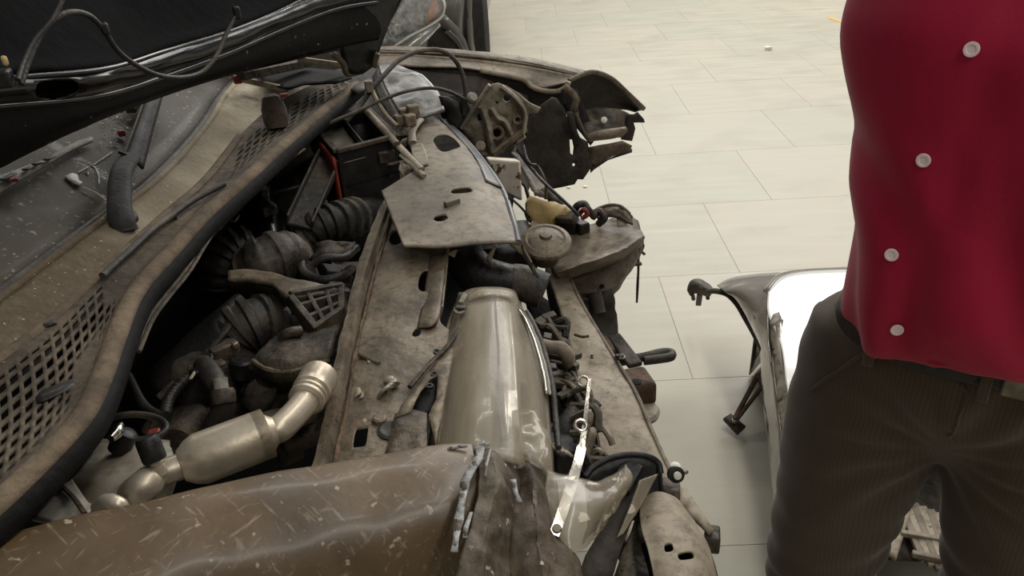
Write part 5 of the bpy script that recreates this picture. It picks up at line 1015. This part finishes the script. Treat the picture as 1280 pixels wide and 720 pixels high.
patch('bumper_front_face', M['bumpgrey'], FB, [WH[0], [p + Vector((0, .06, -.05)) for p in WH[0]], [Vector((p.x, p.y + .09, .01)) for p in WH[0]]], 20, 12, .004, .002, 8)
# cracked side edge running down
SE = [(962, 396, .35), (965, 430, .34), (970, 470, .32), (974, 510, .30), (980, 560, .28), (984, 610, .26), (990, 680, .24)]
sl = [Z(a, b, c) for a, b, c in SE]; sr = [Z(a + 14 + (4 if i > 1 else 0), b + 4, c + .015) for i, (a, b, c) in enumerate(SE)]
M['crackpaint'] = mat('cracked_pale_paint', (150, 142, 126), (122, 114, 100), 18, .4, 0, .4, 60, speck=(70, 62, 52), sth=.60, ssc=40)
patch('bumper_side', M['crackpaint'], FB, [sl, [a.lerp(b, .5) + Vector((0, 0, .01)) for a, b in zip(sl, sr)], sr], 40, 8, .005, .004, 24, label='cracked pale side edge of the bumper cover')
patch('bumper_face', M['bumpgrey'], FB, [[p + Vector((0, 0, -.004)) for p in sl], [p + Vector((-.012, 0, -.12)) for p in sl], [p + Vector((.0, 0, -.2)) for p in sl]], 30, 8, .004, .004, 14)
patch('bumper_inner', M['steel_dark'], FB, [[p for p in sr], [p + Vector((.14, .0, -.04)) for p in sr], [p + Vector((.42, .02, -.10)) for p in sr]], 20, 12, .004, .003, 10)
plate('crack_flake', M['cover'], FB, [Z(a, b, .385) for a, b in ((962, 404), (966, 393), (974, 390), (977, 398), (970, 406), (964, 408))], .004, .004, 40, 2)
# arm with its bracket end
arm_ = tube('bumper_arm', M['blackdust'], FB, [Z(884, 364, .235), Z(896, 364, .245), Z(910, 368, .25), Z(922, 380, .24), Z(932, 396, .23), Z(944, 418, .22), Z(954, 440, .21), Z(960, 462, .20)], [.012, .011, .011, .011, .012, .011, .010, .008], 44, 9, None, .8, 'thin dark edge of the bumper end')
bk = patch('arm_bracket', M['blackdust'], arm_, [[Z(860, 362, .22), Z(864, 352, .24), Z(874, 350, .245), Z(886, 356, .24), Z(892, 364, .235)], [Z(862, 366, .21), Z(866, 358, .24), Z(874, 357, .25), Z(884, 362, .24), Z(890, 367, .23)], [Z(866, 371, .20), Z(868, 366, .215), Z(875, 366, .22), Z(882, 368, .215), Z(888, 369, .21)]], 20, 10, .01, .004, 40)
for (a, b) in ((866, 372), (884, 371)): bar('bracket_prong', M['blackdust'], arm_, Z(a, b - 3, .21), Z(a + 1, b + 3, .19), .010, .010)
bar('bracket_foot', M['black'], arm_, Z(875, 366, .21), Z(873, 380, .13), .018, .014)
# grille slats in the lower opening, between the man's legs
gr_root = patch('grille_frame', M['palesteel'], FB, [[Z(1105, 690, .22), Z(1115, 660, .23), Z(1130, 620, .25)], [Z(1120, 700, .22), Z(1130, 668, .23), Z(1142, 626, .25)]], 12, 4, .01)
for i in range(9):
    a = 1122 + i * 10
    bar('grille_slat', M['palesteel'] if i % 2 else M['cover'], gr_root, Z(a, 622 + i * 4, .24), Z(a + 34, 702 + i * 6, .22), .018, .012)
for i in range(3): bar('grille_crossbar', M['cover'], gr_root, Z(1112 + i * 14, 640 + 26 * i, .235), Z(1220, 656 + 26 * i, .235), .012, .012)
# bracket lying on the floor
RB = thing('floor_bracket', 'small rusty bracket with a square foot lying on the floor beside the torn bumper', 'bracket', Z(918, 530, 0))
w0, w1, w2 = Z(948, 468, .12), Z(952, 484, .11), Z(918, 524, .045)
bar('bracket_leg', M['rust'], RB, w0, w2, .012, .012); bar('bracket_leg', M['rust'], RB, w1, w2 + Vector((.008, 0, 0)), .010, .010)
bar('bracket_top', M['rust'], RB, w0, w1, .010, .010)
ft = plate('bracket_foot', M['steel_dark'], RB, [Z(904, 524, .03), Z(913, 518, .035), Z(932, 534, .02), Z(922, 543, .012)], .012, 0, 1, 1)
lathe('foot_nut', M['bolt'], ft, Z(918, 527, .036), (0, 0, 1), [(.008, 0), (.008, .008), (.004, .009)], 8)
# ================================================================ floor litter
def litter(px, py, s, label, h=.008):
    p = Z(px, py, 0)
    V = [p + Vector((math.cos(t) * s * random.uniform(.5, 1.2), math.sin(t) * s * random.uniform(.5, 1.2), h * random.uniform(.4, 1))) for t in [k * 1.05 for k in range(6)]]
    V += [Vector((v.x, v.y, 0)) for v in V]
    o = mk('litter_scrap', V, [(0, 1, 2, 3, 4, 5), (11, 10, 9, 8, 7, 6)] + [(k, (k + 1) % 6, 6 + (k + 1) % 6, 6 + k) for k in range(6)][::-1], M['debris'], None, 30)
    c = sum(V, Vector()) / 12; c.z = 0
    o.data.transform(Matrix.Translation(-c)); o.location = c
    tag(o, label, 'litter', 'white scraps on the floor')
litter(960, 62, .035, 'crumpled white scrap alone on the far floor', .03)
litter(711, 235, .012, 'tiny white chip left of two beside the wheel arch liner')
litter(731, 234, .012, 'tiny white chip right of two beside the wheel arch liner')
mkp = [Z(a, b, .001) for a, b in ((1036, 20), (1046, 24), (1062, 30), (1062, 34), (1050, 28), (1036, 23))]
om = mk('floor_paint_mark', [p - Vector((mkp[0].x, mkp[0].y, 0)) for p in mkp], [(0, 1, 2, 3, 4, 5)], M['orange'], None, 0, .002); om.location = (mkp[0].x, mkp[0].y, 0)
tag(om, 'short orange paint mark on the far floor beside the red shirt', 'paint mark')
# ================================================================ the man
YAW = math.radians(31)
fw = Vector((-math.sin(YAW), -math.cos(YAW), 0)); rt = Vector((math.cos(YAW), -math.sin(YAW), 0))   # facing the car and camera; rt = image right
def fabric(name, c1, c2, stripes=None, rough=.8, sheen=.3, sc=(1, 1, 1)):
    m = bpy.data.materials.new(name); m.use_nodes = True; nt = m.node_tree; N = nt.nodes; L = nt.links; b = N['Principled BSDF']
    tc = N.new('ShaderNodeTexCoord'); n = N.new('ShaderNodeTexNoise'); n.inputs['Scale'].default_value = 7; n.inputs['Detail'].default_value = 5
    L.new(tc.outputs['Object'], n.inputs['Vector'])
    x = N.new('ShaderNodeMix'); x.data_type = 'RGBA'; L.new(n.outputs[0], x.inputs['Factor']); x.inputs[6].default_value = rgb(c1); x.inputs[7].default_value = rgb(c2)
    col = x.outputs[2]
    if stripes:
        uv = N.new('ShaderNodeVectorMath'); uv.operation = 'DOT_PRODUCT'; L.new(tc.outputs['Object'], uv.inputs[0]); uv.inputs[1].default_value = tuple(rt + fw * .35); w = N.new('ShaderNodeTexWave'); w.inputs['Scale'].default_value = stripes[1]; w.inputs['Distortion'].default_value = .6; w.inputs['Detail'].default_value = 2
        w.bands_direction = 'X'; L.new(uv.outputs['Value'], w.inputs['Vector'])
        r = N.new('ShaderNodeMapRange'); r.inputs[1].default_value = .75; r.inputs[2].default_value = 1; r.inputs[4].default_value = .45; L.new(w.outputs[0], r.inputs[0])
        y = N.new('ShaderNodeMix'); y.data_type = 'RGBA'; L.new(r.outputs[0], y.inputs['Factor']); L.new(col, y.inputs[6]); y.inputs[7].default_value = rgb(stripes[0]); col = y.outputs[2]
    L.new(col, b.inputs['Base Color']); b.inputs['Roughness'].default_value = rough; b.inputs['Sheen Weight'].default_value = sheen; b.inputs['Specular IOR Level'].default_value = .25
    n2 = N.new('ShaderNodeTexNoise'); n2.inputs['Scale'].default_value = 500; L.new(tc.outputs['Object'], n2.inputs['Vector'])
    bp = N.new('ShaderNodeBump'); bp.inputs['Strength'].default_value = .15; bp.inputs['Distance'].default_value = .002; L.new(n2.outputs[0], bp.inputs['Height']); L.new(bp.outputs[0], b.inputs['Normal'])
    return m
M['shirt'] = fabric('crimson_cotton', (182, 22, 64), (150, 14, 50), None, .62, .15)
M['trouser'] = fabric('brown_pinstripe_cloth', (78, 66, 53), (66, 56, 45), ((96, 82, 66), 60), .85, .2)
PX, PY = .535, .835
PM = thing('person', 'man in a crimson buttoned shirt and brown pinstriped trousers standing beside the wreck', 'person', (PX, PY, 0))
def PP(a, b, z): return Vector((PX, PY, 0)) + rt * a + fw * b + Vector((0, 0, z))
def loft(name, m, parent, rings, nu, nv, fold=None, label=None, thick=.003, closed_v=False, uvs=False, extra=None):
    """rings: (z, centre a, centre b, half width, half depth front, half depth back, squareness)"""
    V = []; F = []; K = len(rings[0])
    cols = [crs([r[k] for r in rings], nv + 1) for k in range(K)]
    for j in range(nv + 1):
        z, ca, cb, hw, df, db = [cols[k][j] for k in range(6)]
        for i in range(nu):
            t = 2 * math.pi * i / nu; c, s = math.cos(t), math.sin(t)
            e = .85
            x = hw * math.copysign(abs(c) ** e, c); y = (df if s > 0 else db) * math.copysign(abs(s) ** e, s)
            p = PP(ca + x, cb + y, z)
            if fold: p += fold(t, j / nv, p) * (rt * c + fw * s)
            V.append(p)
    for j in range(nv):
        for i in range(nu): F.append((j * nu + i, j * nu + (i + 1) % nu, (j + 1) * nu + (i + 1) % nu, (j + 1) * nu + i))
    if extra:
        for (ev, ef) in extra:
            o = len(V); V += ev; F += [tuple(o + k for k in f) for f in ef]
    ob = mk(name, V, F, m, parent, 60, 0, label=label)
    if uvs:
        ul = ob.data.uv_layers.new(name='UVMap')
        for lp in ob.data.loops:
            p = ob.data.vertices[lp.vertex_index].co - Vector((PX, PY, 0))
            ul.data[lp.index].uv = (math.atan2(p.dot(fw) * .9, p.dot(rt)) * .16 if False else p.dot(rt) + .35 * p.dot(fw), p.z)
    return ob
def tubemesh(pts, rs, n, seg=18):
    P = cr(pts, n); rr = crs(rs, n); V = []; F = []; up = None
    for i in range(n):
        t = (P[min(i + 1, n - 1)] - P[max(i - 1, 0)]).normalized()
        if up is None: up = fw.copy() if abs(t.dot(fw)) < .9 else rt.copy()
        up = (up - t * up.dot(t)).normalized(); sd = t.cross(up)
        for s in range(seg):
            a = 2 * math.pi * s / seg
            k = 1 + .06 * noise.noise(P[i] * 22 + Vector((math.cos(a), math.sin(a), 0)) * 1.2)
            V.append(P[i] + (sd * math.cos(a) + up * math.sin(a)) * rr[i] * k)
    for i in range(n - 1):
        for s in range(seg): F.append((i * seg + s, i * seg + (s + 1) % seg, (i + 1) * seg + (s + 1) % seg, (i + 1) * seg + s))
    return V, F
# --- body: one continuous skinned figure, hands clasped behind the back
def skin_body():
    J = []; E = []; R = []
    def v(p, r, par=None):
        J.append(tuple(p)); R.append(r); k = len(J) - 1
        if par is not None: E.append((par, k))
        return k
    pel = v(PP(0, -.01, .98), .115)
    sp = v(PP(0, -.01, 1.14), .11, pel); chs = v(PP(0, -.01, 1.32), .12, sp); nk0 = v(PP(0, -.02, 1.47), .07, chs)
    nk = v(PP(0, -.005, 1.525), .058, nk0); hd0 = v(PP(0, .02, 1.56), .065, nk); hd1 = v(PP(0, .02, 1.64), .085, hd0); hd2 = v(PP(0, .015, 1.71), .075, hd1)
    for s in (-1, 1):
        h = v(PP(.09 * s, -.01, .90), .085, pel); kn = v(PP(.12 * s, .0, .50), .055, h); an = v(PP(.13 * s, -.02, .09), .038, kn); v(PP(.14 * s, .10, .05), .035, an)
        sh = v(PP(.17 * s, -.02, 1.42), .055, chs); el = v(PP(.11 * s, -.17, 1.16), .040, sh); wr = v(PP(.06 * s, -.21, 1.00), .028, el)
        pm = v(PP(.0 + .01 * s, -.235, .965), .030, wr)
        for f_ in range(4):
            a = v(PP(-.035 * s + .0, -.25 - .012 * f_ + (.012 if s > 0 else 0), .955 - .014 * f_), .009, pm); v(PP(-.065 * s, -.24 - .012 * f_ + (.012 if s > 0 else 0), .945 - .014 * f_), .008, a)
        tb = v(PP(.015 * s, -.255, .985), .010, pm); v(PP(-.02 * s, -.265, .99), .009, tb)
    me = bpy.data.meshes.new('body'); me.from_pydata(J, E, []); o = bpy.data.objects.new('body', me); COL.objects.link(o)
    o.modifiers.new('skin', 'SKIN'); 
    for i, d in enumerate(me.skin_vertices[0].data): d.radius = (R[i], R[i] * .85); d.use_root = (i == 0)
    sb = o.modifiers.new('sub', 'SUBSURF'); sb.levels = 2; sb.render_levels = 2
    me.materials.append(M['skin']); o.parent = PM; o.location = -PM.location
    return o
body = skin_body(); body['label'] = 'skin of the man, head and hands'
# face pieces and hair
for s in (-1, 1):
    lathe('eye', M['debris'], body, PP(.032 * s, .088, 1.645), fw, [(.013, 0), (.010, .006), (.004, .009)], 12)
    lathe('pupil', M['hair'], body, PP(.032 * s, .095, 1.645), fw, [(.006, 0), (.005, .003)], 10)
    lathe('ear', M['skin'], body, PP(.078 * s, .01, 1.635), rt * s, [(.026, 0), (.028, .008), (.018, .014)], 12)
tube('nose', M['skin'], body, [PP(0, .10, 1.65), PP(0, .115, 1.625), PP(0, .108, 1.61)], [.009, .015, .013], 10, 8)
tube('mouth', M['rust'], body, [PP(-.026, .094, 1.585), PP(0, .104, 1.586), PP(.026, .094, 1.585)], .006, 10, 8)
def hair_shape():
    V = []; F = []; nu, nv = 24, 10
    for j in range(nv + 1):
        ph = j / nv * 1.75
        for i in range(nu):
            t = 2 * math.pi * i / nu; cut = 1.0 if math.sin(t) < .3 else .62
            p = ph * cut; V.append(PP(.090 * math.sin(p) * math.cos(t), .012 + .100 * math.sin(p) * math.sin(t), 1.665 + .105 * math.cos(p)))
    for j in range(nv):
        for i in range(nu): F.append((j * nu + i, j * nu + (i + 1) % nu, (j + 1) * nu + (i + 1) % nu, (j + 1) * nu + i))
    return mk('hair', V, F, M['hair'], body, 60)
hair_shape()
# --- shirt
def shirt_fold(t, v, p):
    s = math.sin(t); d = p - Vector((PX, PY, 0)); a = d.dot(rt); z = p.z
    k = .007 * noise.noise(p * 6) + .004 * noise.noise(p * 16)
    if s > -.4:
        # drapes: long ridges running down to the right, sharper and deeper toward the hem
        w = max(0, min(1, (1.36 - z) / .30)); e = 1.4 * noise.noise(p * 5)
        q = math.sin(a * 52 + (z - 1) * 30 + 1.6 * e); k += .009 * w * (abs(q) ** .6 * math.copysign(1, q)) * (1 if a > -.03 else .45)
        q = math.sin(a * 26 - (z - 1) * 34 + 3 * e + 1); k += .006 * (1.1 - w) * q
        k += .0035 * math.sin(a * 75 + z * 40 + 3 * e) * w
        # pull lines at the buttons
        k += -.006 * math.exp(-((a + .07 - (z - 1) * .10) / .012) ** 2)
    return k
SR = [(.985, .0, .0, .150, .105, .115), (.972, .006, .0, .158, .130, .130), (.995, .012, .0, .165, .150, .140), (1.06, .016, .0, .170, .158, .142), (1.15, .012, .0, .178, .152, .136), (1.26, .006, .0, .196, .142, .136), (1.36, .004, -.005, .204, .128, .130), (1.43, 0, -.01, .205, .105, .11), (1.47, 0, -.015, .14, .08, .085), (1.50, 0, -.015, .075, .065, .07), (1.525, 0, -.01, .07, .062, .066)]
sl_ = []
for s in (-1, 1):
    sl_.append(tubemesh([PP(.05 * s, -.02, 1.40), PP(.12 * s, -.05, 1.405), PP(.125 * s, -.11, 1.33), PP(.11 * s, -.17, 1.17), PP(.09 * s, -.20, 1.07), PP(.08 * s, -.21, 1.02)], [.04, .068, .068, .06, .052, .045], 30))
shirt = loft('shirt', M['shirt'], PM, SR, 96, 90, shirt_fold, 'crimson long sleeved shirt', extra=sl_)
for v_ in shirt.data.vertices:
    a_ = (v_.co - Vector((PX, PY, 0))).dot(rt)
    if v_.co.z < 1.12 and a_ < .02: v_.co.z -= .034 * min(1, (.02 - a_) / .17) * max(0, min(1, (1.12 - v_.co.z) / .14))
# placket edge and buttons found on the shirt surface
from mathutils.bvhtree import BVHTree
bm0 = bmesh.new(); bm0.from_mesh(shirt.data); bvh = BVHTree.FromBMesh(bm0); bm0.free()
def on_shirt(px, py):
    d = ray(px, py).normalized(); h = bvh.ray_cast(CP, d)
    return (h[0], h[1] if h[1].dot(d) < 0 else -h[1]) if h[0] else (Y(px, py, .72), -d)
for (a, b) in ((1232, -62), (1215, 62), (1155, 200), (1115, 318), (1121, 411)):
    p, n = on_shirt(a, b)
    lathe('shirt_button', M['button'], shirt, p + n * .001, n, [(.0065, 0), (.0072, .0012), (.0068, .0026), (.0045, .0026), (.004, .0018)], 18, 'pale pearl button')
# collar
tube('collar', M['shirt'], shirt, [PP(.07 * math.cos(a), -.01 + .07 * math.sin(a), 1.525 - .03 * max(0, math.sin(a))) for a in [math.pi / 2 + i * 2 * math.pi / 16 for i in range(17)]], .008, 60, 8, None, 2.2)
pk = [on_shirt(a, b) for a, b in ((1238, -70), (1223, 62), (1190, 130), (1165, 200), (1140, 262), (1126, 318), (1124, 370), (1130, 411))]
# --- trousers
def leg_rings(s):
    return [PP(.092 * s, -.005, .93), PP(.098 * s, 0, .84), PP(.108 * s, .0, .72), PP(.118 * s, .005, .58), PP(.125 * s, .0, .46), PP(.13 * s, -.01, .28), PP(.135 * s, -.02, .10), PP(.135 * s, -.02, .06)]
def tro_fold(t, v, p):
    return .005 * noise.noise(p * 9) + .004 * math.sin(p.z * 60 + 20 * (p - Vector((PX, PY, 0))).dot(rt) + 3 * noise.noise(p * 6)) * (1 if p.z < .95 else 0)
legs = [tubemesh(leg_rings(s), [.100, .102, .098, .086, .079, .074, .078, .080], 60, 32) for s in (-1, 1)]
TRR = [(.765, 0, -.005, .07, .050, .065), (.80, 0, -.005, .13, .075, .09), (.84, 0, -.005, .166, .100, .11), (.88, 0, 0, .180, .118, .125), (.93, 0, .0, .174, .122, .125), (.98, .008, .0, .153, .122, .122), (1.02, .01, .0, .145, .120, .120), (1.035, .01, .0, .143, .118, .118)]
tmp = loft('trousers_raw', M['trouser'], None, TRR, 80, 40, None, None, extra=legs)
bmx = bmesh.new(); bmx.from_mesh(tmp.data); bmesh.ops.holes_fill(bmx, edges=[e for e in bmx.edges if e.is_boundary], sides=0); bmesh.ops.recalc_face_normals(bmx, faces=bmx.faces); bmx.to_mesh(tmp.data); bmx.free()
rmo = tmp.modifiers.new('r', 'REMESH'); rmo.mode = 'VOXEL'; rmo.voxel_size = .0085
smo = tmp.modifiers.new('s', 'SMOOTH'); smo.iterations = 9; smo.factor = .6
dg = bpy.context.evaluated_depsgraph_get(); tme = bpy.data.meshes.new_from_object(tmp.evaluated_get(dg))
TV = [v.co.copy() for v in tme.vertices]; TN = [v.normal.copy() for v in tme.vertices]; TF = [tuple(p.vertices) for p in tme.polygons]
bpy.data.objects.remove(tmp, do_unlink=True)
def tro(p):
    d = p - Vector((PX, PY, 0)); a = d.dot(rt); z = p.z; e = noise.noise(p * 7)
    s = -1 if a < 0 else 1
    # creases fanning out from the crotch across the thigh, and rumples lower down
    rx = abs(a) + .02; rz = z - .80; an = math.atan2(rz, rx); rad = math.hypot(rx, rz)
    w = math.exp(-((rad - .11) / .07) ** 2) * (1 if z < .95 else .2)
    q = math.sin(an * 15 + e * 2.4); k = .0032 * w * min(1, rad / .10) * (abs(q) ** .7) * math.copysign(1, q)
    w2 = max(0, min(1, (.72 - z) / .12)); q = math.sin(z * 95 + a * 14 * s + 3 * e); k += .006 * w2 * q * (.5 + .5 * noise.noise(p * 4 + Vector((5, 0, 0))))
    return k + .004 * e
trs = mk('trousers', [p + n * tro(p) for p, n in zip(TV, TN)], TF, M['trouser'], PM, 70, label='brown pinstriped trousers')
belt = loft('belt', M['belt'], PM, [(.948, .006, .0, .165, .127, .128), (.952, .006, 0, .167, .130, .130), (.980, .008, 0, .157, .129, .128), (.984, .008, 0, .153, .126, .126)], 80, 6, None, 'dark leather belt')
for (a, b) in ((1136, 446), (1206, 482)):
    p = PP(*[(-.10, .118), (.02, .136)][0 if a < 1170 else 1], .965)
    bar('belt_loop', M['trouser'], trs, p + Vector((0, 0, .03)), p - Vector((0, 0, .03)), .012, .006, fw)
block('belt_buckle', M['bolt'], belt, PP(.06, .132, .965), .05, .008, .036, -YAW, bevel=.003)
bm0 = bmesh.new(); bm0.from_mesh(trs.data); bvt = BVHTree.FromBMesh(bm0); bm0.free()
def on_tr(pts): return [bvt.find_nearest(p)[0] for p in cr(pts, 12)]
tube('fly_seam', M['trouser'], trs, on_tr([PP(.0, .15, .945), PP(.004, .15, .91), PP(.006, .13, .87), PP(.003, .12, .835)]), .0022, 24, 7)
# pocket slits
for s in (-1, 1): tube('pocket_edge', M['trouser'], trs, on_tr([PP(.115 * s, .12, .945), PP(.145 * s, .11, .90), PP(.17 * s, .08, .85)]), .0025, 24, 7)
for s in (-1, 1):
    sh = loft('shoe', M['shoe'], PM, [(.0, .138 * s, .045, .048, .12, .11), (.02, .138 * s, .045, .05, .125, .115), (.05, .138 * s, .03, .046, .10, .10), (.085, .138 * s, -.02, .042, .06, .055), (.10, .138 * s, -.025, .04, .05, .05)], 28, 14, None, 'black leather shoe')
